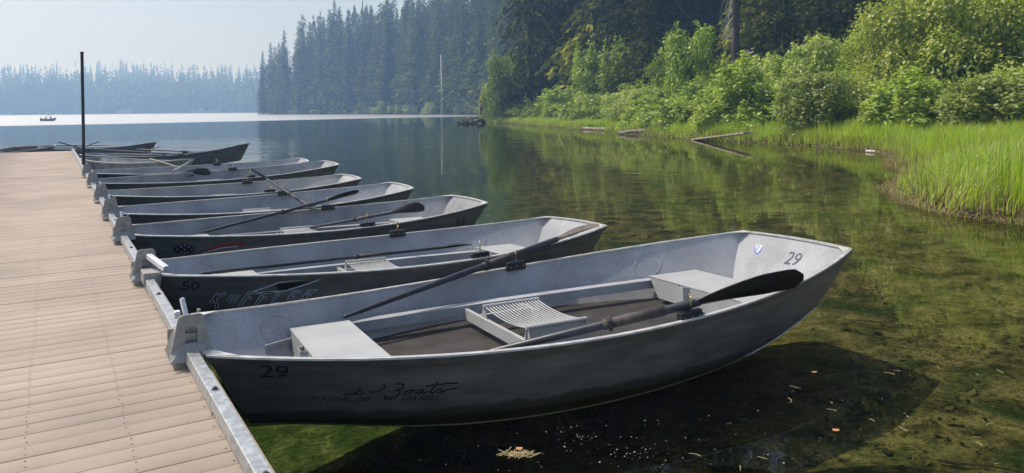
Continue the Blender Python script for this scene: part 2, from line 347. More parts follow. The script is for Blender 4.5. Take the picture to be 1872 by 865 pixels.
# ------------------------------------------------------------------ dock frame: D runs along the dock away from the camera, E across it towards the boats
TH = R(31.55); DV = Vector((-math.sin(TH), math.cos(TH), 0)); EV = Vector((math.cos(TH), math.sin(TH), 0))
def DE(d, e, z=0.0): return DV * d + EV * e + Vector((0, 0, z))
DECK_Z = .46; DEND = 36.2
def build_dock():
    root = empty('wooden_dock', (0, 0, 0), TH)          # local x = E, local y = D
    tag(root, 'long tan plank dock with a metal rail, boats moored along its right side', 'dock')
    P = .1475; n0 = -20; n1 = int(DEND / P); vs = []; q = []; k = 0
    for n in range(n0, n1):
        y0 = n * P; y1 = y0 + P - .0055; e1 = .742 + random.uniform(-.004, .004); dz = random.uniform(-.0012, .0012); c = .0018
        zt = DECK_Z + dz
        ring = [(y0, zt - .025), (y0, zt - c), (y0 + c, zt), (y1 - c, zt), (y1, zt - c), (y1, zt - .025)]
        for x in (-2.6, e1):
            for (y, z) in ring: vs.append((x, y, z))
        for j in range(6):
            j2 = (j + 1) % 6; q.append((k + j, k + 6 + j, k + 6 + j2, k + j2))
        q.append((k + 6, k + 7, k + 8, k + 9)); q.append((k + 6, k + 9, k + 10, k + 11)); q.append((k + 3, k + 2, k + 1, k)); q.append((k + 5, k + 4, k + 3, k))
        k += 12
    me = np_mesh('decking', vs, q, M_DECK); link('decking', me, root)
    b = MB()
    for n in range(n0, n1):
        for e in (-2.1, -1.1, -.12, .31, .69):
            for s_ in (.035, .108):
                if e == .69 and s_ > .1: continue
                y = n * P + s_ + random.uniform(-.006, .006); x = e + random.uniform(-.008, .008); z = DECK_Z + .0022
                b.add([(x + .0055 * math.cos(a), y + .0045 * math.sin(a), z) for a in [i * math.pi / 3 for i in range(6)]], [tuple(range(6))])
    b.build('deck_screws', M_BOLT, root)
    b = MB()
    for e in (-2.55, -1.6, -.6, .3, .70): b.box((e, DEND / 2 - 1.5, .32), (.05, DEND + 3, .22))
    for i in range(10): b.box((-.9, i * 4.0, .10), (3.2, .9, .36))
    b.build('under_frame', M_DARKW, root)
    b = MB(); b.box((.795, DEND / 2 - 1.5, .395), (.05, DEND + 3, .16)); b.box((.775, DEND / 2 - 1.5, .30), (.03, DEND + 3, .22))
    b.build('edge_board', M_FASC, root, bevel=.006)
    b = MB(); b.box((-.9, DEND - .01, .36), (3.36, .05, .2)); b.build('end_board', M_FASC, root, bevel=.006)
    # rail: sections of square tube on small blocks
    b = MB(); blk = []; d = -1.9; bolts = []
    while d < DEND - .5:
        L = min(2.45, DEND - .2 - d)
        b.box((.7275, d + L / 2, .535), (.07, L - .025, .078)); bolts += [d + .12, d + L * .5, d + L - .15]
        for f in (.08, .5, .92): blk.append(d + L * f)
        d += L
    b.build('rail', M_GALV, root, bevel=.006); 
    q = MB(); q.box((0, 0, 0), (.055, .10, .031)); o0 = q.build('rail_block', M_FASC, root)
    for i, y in enumerate(blk):
        o = o0 if i == 0 else o0.copy()
        if i: COL.objects.link(o); o.parent = root
        o.location = (.728, y, .4795)
    proto = None
    for d in bolts:
        if proto is None:
            q = MB(); q.tube([(0, 0, 0), (0, 0, .004)], .019, 16); q.tube([(0, 0, .004), (0, 0, .014)], .010, 6)
            proto = q.build('bolt', M_BOLT, root); o = proto
        else:
            o = proto.copy(); COL.objects.link(o); o.parent = root
        o.location = (.728, d, .5745)
    return root
build_dock()

def build_bracket(d, label, kind_b=False, sc=1.0):
    root = empty('rail_bracket', DE(d, .728, .575), TH); tag(root, label, 'bracket', 'mooring brackets clamped over the dock rail')
    root.scale = (sc, sc, sc)
    # upright plate facing down the dock, tapered with rounded top, a channel through its middle
    def plate_outline(w0, w1, z0, z1):
        pts = [(-w0, z0), (w0, z0), (w0 * .93, z0 + .05)]
        for a in range(0, 91, 18): pts.append((w1 - .035 + .035 * math.cos(R(a)), z1 - .035 + .035 * math.sin(R(a))))
        for a in range(90, 181, 18): pts.append((-w1 + .035 + .035 * math.cos(R(a)), z1 - .035 + .035 * math.sin(R(a))))
        pts.append((-w0 * .93, z0 + .05)); return pts
    M = Matrix.Rotation(R(90), 4, 'X')
    b = MB(); o_ = plate_outline(.128, .078, -.06, .215)
    inner = [(-.036, .012), (.036, .012), (.036, .125), (.026, .142), (-.026, .142), (-.036, .125)]
    # ring-like plate: outer and inner contours joined by strips
    k = len(o_); import bisect
    def lerp_in(i):
        x, z = o_[i]; a = math.atan2(z - .075, x); 
        r = 1e9
        for s_ in range(6):
            x1, z1 = inner[s_]; x2, z2 = inner[(s_ + 1) % 6]; z1 -= .075; z2 -= .075
            den = math.cos(a) * (z2 - z1) - math.sin(a) * (x2 - x1)
            if abs(den) < 1e-9: continue
            t = (x1 * (z2 - z1) - z1 * (x2 - x1)) / den; u = (x1 * math.sin(a) - z1 * math.cos(a)) / -den if False else None
            px, pz = t * math.cos(a), t * math.sin(a); w = ((px - x1) * (x2 - x1) + (pz - z1) * (z2 - z1)) / ((x2 - x1) ** 2 + (z2 - z1) ** 2)
            if t > 0 and -1e-6 <= w <= 1 + 1e-6: r = min(r, t)
        return (r * math.cos(a), .075 + r * math.sin(a))
    inn = [lerp_in(i) for i in range(k)]
    for y0, fl in ((-.004, False), (.010, True)):
        vs = [(x, y0 - .05 * max(0, (.0 - z) / .06), z) for x, z in o_] + [(x, y0, z) for x, z in inn]
        b.add(vs, [((i, (i + 1) % k, k + (i + 1) % k, k + i) if not fl else (k + i, k + (i + 1) % k, (i + 1) % k, i)) for i in range(k)])
    va = [(x, -.004 - .05 * max(0, (.0 - z) / .06), z) for x, z in o_]; vb = [(x, .010 - .05 * max(0, (.0 - z) / .06), z) for x, z in o_]
    b.add(va + vb, [(i, k + i, k + (i + 1) % k, (i + 1) % k) for i in range(k)])
    b.build('pad_plate', M_CAST, root, bevel=.002)
    c = MB()                                              # channel behind the plate opening
    c.box((-.040, .13, .075), (.006, .24, .13)); c.box((.040, .13, .075), (.006, .24, .13)); c.box((0, .13, .009), (.078, .24, .006))
    c.box((0, .13, .143), (.078, .24, .006)); c.box((0, .035, .075), (.076, .006, .13)); c.build('channel', M_GALV, root)  # back plate added close behind the opening to reflect sky light
    s = MB()                                              # saddle over the rail with sloping ribbed sides
    for sx in (-1, 1):
        s.add([(sx * .115, .0, -.075), (sx * .062, .0, .10), (sx * .055, .33, .055), (sx * .10, .33, -.075)], [(0, 1, 2, 3)] if sx > 0 else [(3, 2, 1, 0)])
        for i in range(9):
            y = .03 + i * .033; s.beam((sx * .116, y, -.07), (sx * .064, y, .085 - y * .12), .012, .006, up=(sx, 0, .3))
    s.add([(-.062, 0, .10), (.062, 0, .10), (.055, .33, .055), (-.055, .33, .055)], [(0, 1, 2, 3)])
    s.box((0, .34, -.01), (.19, .012, .125)); s.build('saddle', M_CAST, root, bevel=.002)
    a = MB()
    if kind_b:
        a.box((.02, -.17, .045), (.12, .26, .012)); a.box((-.045, -.17, 0.0), (.012, .26, .10)); a.box((.085, -.17, .0), (.012, .26, .10)); a.box((.02, -.30, -.02), (.13, .012, .12))
        a.build('step_plate', M_CAST, root, bevel=.004); a = MB()
        a.beam((.02, -.03, .155), (.125, -.36, .085), .05, .05)
    else:
        a.beam((.03, .30, .06), (.0, .38, .235), .042, .03, up=(1, 0, 0)); a.box((-.035, .345, .14), (.04, .05, .05))
    a.build('latch_arm', mat('bright_latch_metal', (.68, .70, .74), .35, .3) if 'bright_latch_metal' not in bpy.data.materials else bpy.data.materials['bright_latch_metal'], root, bevel=.008)
    q = MB(); q.tube([(.05, -.02 if kind_b else .03, .215 if not kind_b else .05), (.05, -.02 if kind_b else .03, .235 if not kind_b else .07)], .012, 8); q.build('bolt', M_STEEL, root)
    return root
for i, (d, lab, kb) in enumerate([
    (5.02, 'grey metal rail bracket at the stern of the nearest boat, number 29', False),
    (7.62, 'grey rail bracket with a long latch arm reaching to boat 50', True),
    (10.15, 'grey rail bracket at the stern of the boat with flag decals', False),
    (12.45, 'grey rail bracket at the stern of the boat with green decals', False),
    (14.95, 'grey rail bracket two boats beyond the green decal boat', False),
    (18.1, 'small far rail bracket next to the long boat beside the dark post', False),
    (21.0, 'farthest rail bracket, just before the tall dark post', False)]):
    build_bracket(d, lab, kb)

# ------------------------------------------------------------------ boats
def spl(v, t, k=(0, .3, .7, 1.)):
    o = 0.0
    for i in range(4):
        w = 1.0
        for j in range(4):
            if j != i: w *= (t - k[j]) / (k[i] - k[j])
        o += v[i] * w
    return o
def interp(x, xs, ys): return float(np.interp(x, xs, ys))
CH_T = [0, .07, .14, .25, .37, .5, .62, .72, .80, .9, 1.0]
CH_K = [.42, .52, .67, .78, .82, .815, .80, .78, .755, .715, .66]
CH_Z = [-.03, -.05, -.075, -.10, -.10, -.09, -.065, -.035, .0, .07, .15]
def smooth_t(xs, ys, t):
    h = .05; return (interp(t - h, xs, ys) + 2 * interp(t, xs, ys) + interp(t + h, xs, ys)) / 4 if h < t < 1 - h else interp(t, xs, ys)
class Shape:
    def __init__(s, L, b, g, rake0=.30, rake1=.31): s.L = L; s.b = b; s.g = g; s.r0 = rake0; s.r1 = rake1
    def top(s, t, side): return Vector((t * s.L, -side * spl(s.b, t), spl(s.g, t)))
    def chine(s, t, side):
        u = s.r0 + t * (s.L - s.r0 - s.r1); return Vector((u, -side * spl(s.b, u / s.L) * smooth_t(CH_T, CH_K, t), smooth_t(CH_T, CH_Z, t)))
    def S(s, t, v, side, off=0.0):
        a = s.chine(t, side); b = s.top(t, side); p = a.lerp(b, v) + Vector((0, -side * .03 * math.sin(math.pi * v), 0))
        if off:
            e = .01; q1 = s.S(min(1, t + e), v, side); q0 = s.S(max(0, t - e), v, side); tv = (q1 - q0).normalized(); vv = (b - a).normalized()
            n = tv.cross(vv); n = n if n.y * side < 0 else -n
            p = p + n.normalized() * off
        return p

def text_on_surface(name, s, mapf, m, parent, size=1.0, shear=0.0, sub=1):
    """text laid on a curved surface: mapf takes text x, y (letter height 1) to a point"""
    cu = bpy.data.curves.new(name, 'FONT'); cu.body = s; cu.size = 1.0; cu.shear = shear; cu.resolution_u = 4
    ob = bpy.data.objects.new('tmp', cu); COL.objects.link(ob); dg = bpy.context.evaluated_depsgraph_get(); dg.update()
    me = bpy.data.meshes.new_from_object(ob.evaluated_get(dg)); COL.objects.unlink(ob); bpy.data.objects.remove(ob)
    for v in me.vertices: v.co = mapf(v.co.x * size, v.co.y * size)
    me.name = name; me.materials.clear(); me.materials.append(m)
    return link(name, me, parent)
def strokes(name, lines, mapf, w, m, parent, mb=None):
    b = mb or MB()
    for ln in lines:
        pts = [Vector((x, y)) for x, y in ln]
        dense = []
        for a, c in zip(pts[:-1], pts[1:]):
            k = max(1, int((c - a).length / .06)); dense += [a.lerp(c, i / k) for i in range(k)]
        dense.append(pts[-1]); rows = []
        for i, p in enumerate(dense):
            t = (dense[min(i + 1, len(dense) - 1)] - dense[max(0, i - 1)]); t = t.normalized() if t.length else Vector((1, 0)); n = Vector((-t.y, t.x)) * w / 2
            rows.append([mapf(*(p + n)), mapf(*(p - n))])
        b.grid(rows)
    if mb is None: return b.build(name, m, parent)

def lock(parent, base, tangent, side, ring_up=True, mount=False):
    """dark block on the gunwale with a brass horn ring"""
    b = MB(); tx = Vector(tangent).normalized(); yy = Vector((0, 0, 1)).cross(tx).normalized(); M = Matrix((tx, yy, tx.cross(yy))).transposed()
    b.box(base + Vector((0, 0, .0)), (.21, .055, .085), M); o = b.build('oarlock_block', M_BLACK, parent, bevel=.012)
    r = MB(); c = base + Vector((0, 0, .115)); pts = []
    for i in range(15):
        a = R(110 + i * 320 / 14 - 0); a = R(-250 + i * 320 / 14)
        pts.append(c + yy * (.042 * math.cos(a)) + Vector((0, 0, .042 * math.sin(a))) + tx * .004 * math.sin(a * 2))
    pts = [c + (tx * .5 + yy * .87) * (.042 * math.cos(R(115 + i * 310 / 14))) + Vector((0, 0, .042 * math.sin(R(115 + i * 310 / 14)))) for i in range(15)]
    r.tube(pts, .0065, 8); r.tube([c - Vector((0, 0, .042)), c - Vector((0, 0, .08))], .008, 8)
    r.build('oarlock_ring', M_BRASS, o, smooth=True)
    r = MB(); 
    for k in (-.07, 0, .07): r.tube([base + tx * k + yy * .030, base + tx * k + yy * .026 * -1 + yy * -.006], .007, 8)
    r.build('screws', M_STEEL, o)
    return c

def build_boat(name, label, sh, loc, yaw, roll=0.0, pitch=0.0, nb=None, detail=True, mats=None, group='grey flat-ended rowing boats along the dock', locks=(.59, .59), seat=True, bench=True):
    root = empty(name, loc, yaw); root.rotation_euler = Euler((roll, -pitch, yaw), 'XYZ'); tag(root, label, 'rowing boat', group)
    mi, me_, mr_ = mats or (M_IN, M_EXT, M_RIM)
    NT, NV = 36, 7; th = .014
    b = MB()
    T = [i / NT for i in range(NT + 1)]; V = [i / NV for i in range(NV + 1)]
    for side in (1, -1):
        b.grid([[sh.S(t, v, side) for v in V] for t in T], 0, flip=(side < 0))
        b.grid([[sh.S(t, v, side, -th) for v in V] for t in T], 1, flip=(side > 0))
        b.grid([[sh.S(t, 1, side), sh.S(t, 1, side, -th)] for t in T], 1, flip=(side < 0))
    b.grid([[sh.chine(t, 1), sh.chine(t, 0.33), sh.chine(t, -.33), sh.chine(t, -1)] for t in T], 0)
    fl_ = []
    for t in T:
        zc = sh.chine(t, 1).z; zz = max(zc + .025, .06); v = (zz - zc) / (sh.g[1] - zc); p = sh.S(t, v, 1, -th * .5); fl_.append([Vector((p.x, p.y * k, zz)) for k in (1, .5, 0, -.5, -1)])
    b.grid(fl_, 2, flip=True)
    for t, fl in ((0, True), (1, False)):
        U_ = [-1, -.5, 0, .5, 1]; sg = 1 if t == 0 else -1
        def TP(k, v, off=0.0):
            a = sh.chine(t, k); c = sh.top(t, k); p = a.lerp(c, v) ; p.y += -k * .03 * math.sin(math.pi * v); 
            # the end panel bows outwards a little in plan, its top edge is slightly crowned
            p.x += (-sg) * .035 * (1 - k * k) + sg * off; p.z += .012 * (1 - k * k) * v; return p
        b.grid([[TP(k, v) for v in V] for k in U_], 0, flip=not fl)
        b.grid([[TP(k, v, th) for v in V] for k in U_], 1, flip=fl)
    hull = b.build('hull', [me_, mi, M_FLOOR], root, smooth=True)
    hull.data.polygons.foreach_set('use_smooth', [True] * len(hull.data.polygons))
    es = hull.modifiers.new('es', 'EDGE_SPLIT'); es.split_angle = R(35)
    # gunwale: flat bright top and a darker rub strip below it on the outside
    g = MB(); TT = [i / 48 for i in range(49)]
    for side in (1, -1):
        def ring(t):
            p = sh.top(t, side); q = sh.S(t, .9, side); e = .01
            tv = (sh.top(min(1, t + e), side) - sh.top(max(0, t - e), side)); tv.z = 0; tv.normalize(); n = Vector((-tv.y, tv.x, 0)); n = n if n.y * side < 0 else -n
            d = (q - p).normalized()
            return p, n, d
        rows = []; rows2 = []; rows3 = []
        for t in TT:
            p, n, d = ring(t); a = p - n * .022 + Vector((0, 0, .004)); c = p + n * .018 + Vector((0, 0, .004)); c2 = c + Vector((0, 0, -.012)) + n * .002
            rows.append([p - n * .022 - Vector((0, 0, .008)), a, c, c2]); e_ = c2 + d * .048; rows2.append([c2, e_ + n * .0, e_ - n * .016])
            rows3.append([a - Vector((0, 0, .012)), a - n * -.004 + d * .05])
        g.grid(rows, 0, flip=(side > 0)); g.grid(rows2, 1, flip=(side > 0))
        for k_ in (rows[0], rows[-1]): g.add(k_, [(0, 1, 2, 3)])
    for t, sg in ((0, 1), (1, -1)):
        prev = []
        for k in [i / 8 - 1 for i in range(17)]:
            p = sh.top(t, k); p.x += -sg * .035 * (1 - k * k); p.z += .012 * (1 - k * k); n = Vector((-sg, 0, 0))
            prev.append([p - n * .034 - Vector((0, 0, .010)), p - n * .034 + Vector((0, 0, .006)), p + n * .014 + Vector((0, 0, .006)), p + n * .014 + Vector((0, 0, -.03))])
        g.grid(prev, 0, flip=(sg < 0))
        for side in (1, -1):                                # corner gussets
            c = sh.top(t, side); z = Vector((0, 0, .0085)); a1 = sh.top(t + sg * .19 / sh.L, side); a2 = sh.top(t, side * (1 - .15 / abs(c.y)))
            a2.x += -sg * .006
            tri = [c + z, a1 + z, a2 + z]; lo = [q - Vector((0, 0, .006)) for q in tri]
            g.add(tri + lo, [(0, 1, 2), (5, 4, 3), (0, 3, 4, 1), (1, 4, 5, 2), (2, 5, 3, 0)])
    g.build('gunwale', [mr_, M_RIMD if me_ is M_EXT else me_], root)
    if me_ is M_EXT:
        for side in (1, -1):
            q = MB(); q.tube([sh.chine(t, side) + Vector((0, -side * .003, -.002)) for t in T], .0055, 6); q.build('chine_edge', M_RIM, root)
    k = sh.L / 5.643
    def inner_w(u, z):
        t = u / sh.L; a = sh.S(t, 1, 1); c = sh.chine(min(1, max(0, (u - sh.r0) / (sh.L - sh.r0 - sh.r1))), 1); f = (z - c.z) / (a.z - c.z); return abs(c.y + (a.y - c.y) * f) - .02
    if bench:
        for nm, u0, u1, z, sgn in (('stern', .74, 1.22, .30, -1), ('bow', 4.40, 5.02, .31, -1)):
            u0 *= k; u1 *= k; um = (u0 + u1) / 2
            b = MB(); w = min(inner_w(u0, z), inner_w(u1, z)) if nm == 'stern' else min(inner_w(u1, z) + .02, inner_w(u0, z)) 
            if nm == 'stern': w = min(w, .82 * k)
            zb = z - (.20 if nm == 'bow' else .19); wb = min(w, inner_w(u0, zb) - .01, inner_w(u1, zb) - .01)
            vs = [(u, sy * ww, zz) for zz, ww in ((z, w), (zb, wb)) for u, sy in ((u0, 1), (u1, 1), (u1, -1), (u0, -1))]
            b.add(vs, [(0, 3, 2, 1)[::-1], (0, 1, 5, 4), (1, 2, 6, 5), (2, 3, 7, 6), (3, 0, 4, 7)])
            bo = b.build('bench', M_BENCH, root, bevel=.004)
            if detail:
                p = MB(); yc = .10 * k if nm == 'stern' else .22; x0 = u0
                for (x1, y1, x2, y2) in ((0, -.075, -.05, -.045), (-.05, -.045, -.05, .045), (-.05, .045, 0, .075)):
                    p.beam((x0 + x1, yc + y1, z - .085), (x0 + x2, yc + y2, z - .085), .005, .16)
                p.beam((x0 - .048, yc, z - .165), (x0, yc, z - .165), .10, .005); p.build('pocket', M_BENCH, bo)
        # long stringers along both sides
        for side in (1, -1):
            s_ = MB(); n = 24; pts = []
            for i in range(n + 1):
                u = (.52 + i / n * 4.1) * k; z = .235 + .02 * (i / n); w = min(inner_w(u, z) - .01, .80 * k + .06 * math.sin(math.pi * i / n)); pts.append((u, w, z, inner_w(u, z)))
            for (u0, w0, z0, i0), (u1, w1, z1, i1) in zip(pts[:-1], pts[1:]):
                s_.add([(u0, -side * w0, z0), (u1, -side * w1, z1), (u1, -side * (w1 + min(.10, max(0, i1 - w1))), z1 + .002), (u0, -side * (w0 + min(.10, max(0, i0 - w0))), z0 + .002)], [(0, 1, 2, 3) if side < 0 else (3, 2, 1, 0)])
                s_.add([(u0, -side * w0, z0), (u1, -side * w1, z1), (u1, -side * w1, z1 - .085), (u0, -side * w0, z0 - .085)], [(3, 2, 1, 0) if side < 0 else (0, 1, 2, 3)])
            s_.build('side_stringer', M_IN if mi is M_IN else mi, root)
    if seat:
        x0, x1, zs = 2.36 * k, 2.90 * k, .215; f = MB()
        y0, y1 = -.33, .92 * k
        for x in (x0, x1): f.box((x, (y0 + y1) / 2, zs - .045), (.035, y1 - y0, .10))
        f.box(((x0 + x1) / 2, .60, zs - .045), (x1 - x0 - .036, .035, .09)); f.box(((x0 + x1) / 2, y0 - .004, zs - .05), (x1 - x0 + .035, .008, .29))
        f.box(((x0 + x1) / 2, -.30, zs + .0), (x1 - x0 - .04, .05, .01))
        f.build('seat_frame', M_BENCH, root, bevel=.004)
        q = MB(); nb_ = 17
        for i in range(nb_):
            x = x0 + .01 + (x1 - x0 - .02) * i / (nb_ - 1)
            pts = [(x, .46 - .80 * j / 8, zs + .10 - .035 * math.sin(math.pi * j / 8)) for j in range(9)]
            q.tube(pts, .0068, 6)
        so_ = q.build('slatted_seat', M_BENCH, root, smooth=True)
        for y in (.46, -.34):
            q = MB(); q.tube([(x0 - .01, y, zs + .105), (x1 + .01, y, zs + .105)], .017, 10)
            for x in (x0, x1): q.prism([(-.06, 0), (.06, 0), (.012, .11), (-.012, .11)], Matrix(((0, 0, 1, x - .003), (1, 0, 0, y), (0, 1, 0, zs), (0, 0, 0, 1))), .006)
            q.build('seat_rim', M_BENCH, so_)
    out = {}
    if detail or True:
        for side, t in ((1, locks[0]), (-1, locks[1])):
            if t is None: continue
            p = sh.top(t, side); tv = sh.top(t + .01, side) - sh.top(t - .01, side); n = Vector((0, side, 0))
            out[side] = lock(root, p + n * .035 + Vector((0, 0, .012)), tv, side)
    if detail:
        for side in (1, -1):                                # round welded patches on the inner sides
            for (tc, vc) in ((.10, .62), (.82, .62)):
                rr = []; a = MB()
                for i in range(21):
                    an = 2 * math.pi * i / 20; rr.append(sh.S(tc + .028 * math.cos(an), vc + .22 * math.sin(an), side, -th - .002))
                a.tube(rr[:-1], .003, 5, closed=True); a.build('weld_patch', M_IN, root)
    return root, out

def side_map(sh, u0, v0, side=1, width=None, drop=0.0, off=.0022, flip=1):
    """x metres along the hull from u0, y metres up from v0*side height"""
    def f(x, y):
        t0 = (u0 + flip * x - .15) / (sh.L - .3)
        t0 = max(0, min(1, t0))
        a = sh.chine(t0, side); b = sh.top(t0, side); hgt = (b - a).length
        # solve for t at this height so the text does not lean with the rake
        v = v0 + y / hgt
        for _ in range(6):
            p = sh.S(max(0, min(1, t0)), v, side); t0 += ((u0 + flip * x) - p.x) / sh.L
        return sh.S(max(0, min(1, t0)), v, side, off)
    return f
def end_map(sh, y0, v0, off):
    """on the inner face of the bow panel, x running towards the near side"""
    def f(x, y):
        k = (y0 + x); a = sh.chine(1, k / abs(sh.top(1, 1).y)); b = sh.top(1, k / abs(sh.top(1, 1).y)); 
        v = v0 + y / (b - a).length; p = a.lerp(b, v); p.x += .035 * (1 - (k / abs(sh.top(1, 1).y)) ** 2) - .014 - off; return p
    return f

SH1 = Shape(5.643, [.573, 1.108, 1.2, .693], [.541, .441, .523, .683])
def SHX(s): return Shape(4.9 * s, [.45, 1.06, 1.12, .657], [.518, .48, .52, .64], .26, .28)
BOATS = {}
def place(key, label, sh, p, **kw):
    x, y, yaw, dz, trim, roll = p
    root, locks = build_boat('rowing_boat', label, sh, (x, y, dz - trim * .5), yaw, roll, trim / sh.L, **kw)
    bpy.context.view_layer.update()
    BOATS[key] = (root, sh, locks); return root
place(1, 'nearest grey rowing boat, number 29, with two oars and a slatted middle seat', SH1, (-2.146, 5.103, .475, 0, 0, -.021), locks=(.575, .545))
place(2, 'second nearest rowing boat, number 50 and a large jagged decal on its dark side', SHX(1.008), (-3.478, 7.154, .524, -.002, -.082, -.038), locks=(.60, .60))
M_IN_B = mat('duller_speckled_paint', (.29, .30, .315), .6, 0, .3, 2.6, .35, 90, .25, 100); M_IN_C = mat('warm_grey_speckled_paint', (.38, .38, .37), .55, 0, .25, 1.8, .35, 90, .22, 120)
place(3, 'third rowing boat with 55 on the bow and a star-spangled decal near its stern', SHX(.992), (-4.962, 9.599, .505, -.002, -.043, -.009), locks=(.58, .60), mats=(M_IN_B, M_EXT, M_RIM))
place(4, 'fourth rowing boat with green decals showing under its stern gunwale', SHX(.963), (-6.272, 11.801, .468, -.001, .013, -.004))
place(5, 'fifth rowing boat from the front, plain dark side, just beyond the green decal boat', SHX(.98), (-7.69, 13.958, .518, -.001, -.063, 0), mats=(M_IN_C, M_EXT, M_RIM))
place(6, 'sixth rowing boat from the front, longer, with a pale bench showing at its bow', SHX(1.134), (-9.576, 16.995, .528, .003, .052, .018), mats=(M_IN_B, M_EXT, M_RIM))
place(7, 'seventh rowing boat from the front, its stern right beside the tall dark post', SHX(1.127), (-10.974, 19.23, .458, .003, -.029, .014))
M_OLDIN = mat('pale_worn_hull', (.42, .42, .41), .6, 0, .3, 3, .2, 60)
SH8 = Shape(5.0, [.34, .66, .66, .40], [.50, .46, .46, .56], .15, .2)
SH9 = Shape(5.9, [.55, .95, .95, .50], [.50, .44, .50, .80], .25, .30)
SH10 = Shape(5.0, [.5, .82, .82, .42], [.50, .44, .48, .66], .25, .3)
place(8, 'pale narrow skiff with a curved white stern, lying askew beyond the tall dark post', SH8, (-14.55, 25.7, -.52, 0, 0, 0), mats=(M_OLDIN, M_OLDIN, M_RIM), detail=False, seat=False, group='older boats near the dock end', locks=(None, None))
place(9, 'long black sided boat with a high bow and script lettering near the dock end', SH9, (-16.0, 28.2, .03, 0, .03, 0), detail=False, seat=False, group='older boats near the dock end', locks=(.55, .55))
place(10, 'black sided boat farthest off the dock corner with its bow pointing right', SH10, (-21.3, 33.9, .02, 0, .02, 0), detail=False, seat=False, group='older boats near the dock end', locks=(None, None))
place(11, 'dark hulled boat moored flat against the far end of the dock', SH10, (-23.6, 29.1, .60, 0, 0, 0), detail=False, seat=False, group='older boats near the dock end', locks=(None, None))
place(12, 'dark hulled boat at the far left edge beyond the end of the dock', SH10, (-24.6, 34.6, -.62, 0, 0, 0), detail=False, seat=False, group='older boats near the dock end', locks=(None, None))

# ------------------------------------------------------------------ writing and marks on the boats
def root(k): return BOATS[k][0]
text_on_surface('number_29', '29', side_map(SH1, .30, .735, off=.003), M_INK, root(1), .17)
text_on_surface('number_29', '29', end_map(SH1, -.02, .56, .010), M_INKB, root(1), .20, shear=.25)
# worn cursive remains of a maker's name
cur = [[(0, .02), (.35, .0), (.52, .14), (.62, .33), (.66, .40), (.60, .30), (.72, .27), (.78, .25)], [(.62, .33), (.50, .10), (.56, .0), (.7, .02), (.85, .12)],
       [(1.02, .20), (1.2, .16), (1.42, .24), (1.62, .40), (1.64, .55), (1.55, .60)],
       [(2.05, .62), (2.25, .66), (2.42, .58), (2.38, .40), (2.2, .28), (2.02, .24), (2.2, .25), (2.32, .15), (2.25, -.08), (2.0, -.26), (1.75, -.24), (1.7, -.14), (1.85, -.06)],
       [(2.72, .26), (2.55, .16), (2.5, .02), (2.62, -.03), (2.78, .08), (2.80, .22), (2.70, .26), (2.95, .18)],
       [(3.25, .24), (3.08, .20), (2.98, .06), (3.06, -.02), (3.2, .08), (3.30, .24), (3.24, .04), (3.32, .0), (3.5, .12)],
       [(3.85, .62), (3.62, .16), (3.60, .02), (3.70, .0), (3.85, .10)], [(3.35, .42), (3.7, .46), (4.2, .52), (4.75, .50)],
       [(3.85, .10), (4.02, .26), (4.10, .10), (4.02, -.02), (3.90, .0), (4.1, .02), (4.3, .16), (4.75, .22)]]
mp = side_map(SH1, .80, .50, off=.003)
strokes('worn_script', [[(x * .145, y * .145) for x, y in l] for l in cur], mp, .011, M_INK, root(1))
text_on_surface('worn_address', 'EUGENE, OR    541-688 6092', side_map(SH1, .62, .40, off=.0022), M_INK2, root(1), .062)
# shield sticker inside the bow
def shield(f, s):
    b = MB(); o = [(-.5, .5), (0, .58), (.5, .5), (.48, 0), (.32, -.35), (0, -.65), (-.32, -.35), (-.48, 0)]
    b.add([f(x * s, y * s) for x, y in o], [tuple(range(8))]); return b, o
b_, o_ = shield(end_map(SH1, -.42, .73, .0035), .115); b_.build('shield_sticker', M_BLUE, root(1))
b_, _ = shield(end_map(SH1, -.42, .73, .0050), .082); w_ = b_.build('shield_field', M_WHITE, root(1))
strokes('shield_letter', [[(-.02, -.03), (-.02, .03)], [(-.02, .03), (.012, .03), (.016, .012), (-.016, 0), (.02, -.03)]], end_map(SH1, -.42, .735, .0065), .007, M_BLUE, root(1))
for q in ('shield_field', 'shield_letter'):
    pass
S2 = BOATS[2][1]
text_on_surface('number_50', '50', side_map(S2, .22, .74, off=.003), M_INK, root(2), .15)
text_on_surface('number_50', '50', end_map(S2, -.05, .50, .010), M_INKB, root(2), .20, shear=.2)
lm = side_map(S2, .45, .36, off=.0030); lmb = side_map(S2, .45, .36, off=.0020)
swo = [(.30, .21), (.56, .325), (.98, .37), (.80, .30), (.62, .235)]
bk = MB(); bk.add([lmb(*p) for p in swo], [(0, 1, 2, 3, 4)]); 
bk.add([lmb(*p) for p in [(.06, .12), (.88, .20), (.80, .09), (.92, .0), (.02, .0)]], [(0, 4, 3, 2, 1)]); bk.build('decal_ground', M_INK, root(2))
LET = {'K': [[(0, 0), (.25, 1)], [(.9, 1), (.15, .5)], [(.15, .5), (.8, -.6)]], 'O': [[(.1, .15), (.25, .75), (.75, .8), (.62, .15), (.1, .15)]],
       'F': [[(0, -.25), (.28, 1), (.95, 1)], [(.15, .5), (.75, .5)]], 'L': [[(.28, 1), (.05, 0), (.75, 0)]], 'E': [[(.95, 1), (.28, 1), (.05, 0), (.75, 0)], [(.15, .5), (.7, .5)]],
       'R': [[(.0, 0), (.28, 1), (1.15, 1)], [(.8, 1), (.2, .45), (.95, -.35)]]}
def outline_letters(word, x, y, w, h, sp): 
    L_ = []
    for ch in word:
        for ln in LET[ch]: L_.append([(x + px * w + (py * h) * .25, y + py * h) for px, py in ln])
        x += sp
    return L_
ll = outline_letters('KOFFLER', .02, .10, .095, .12, .122)
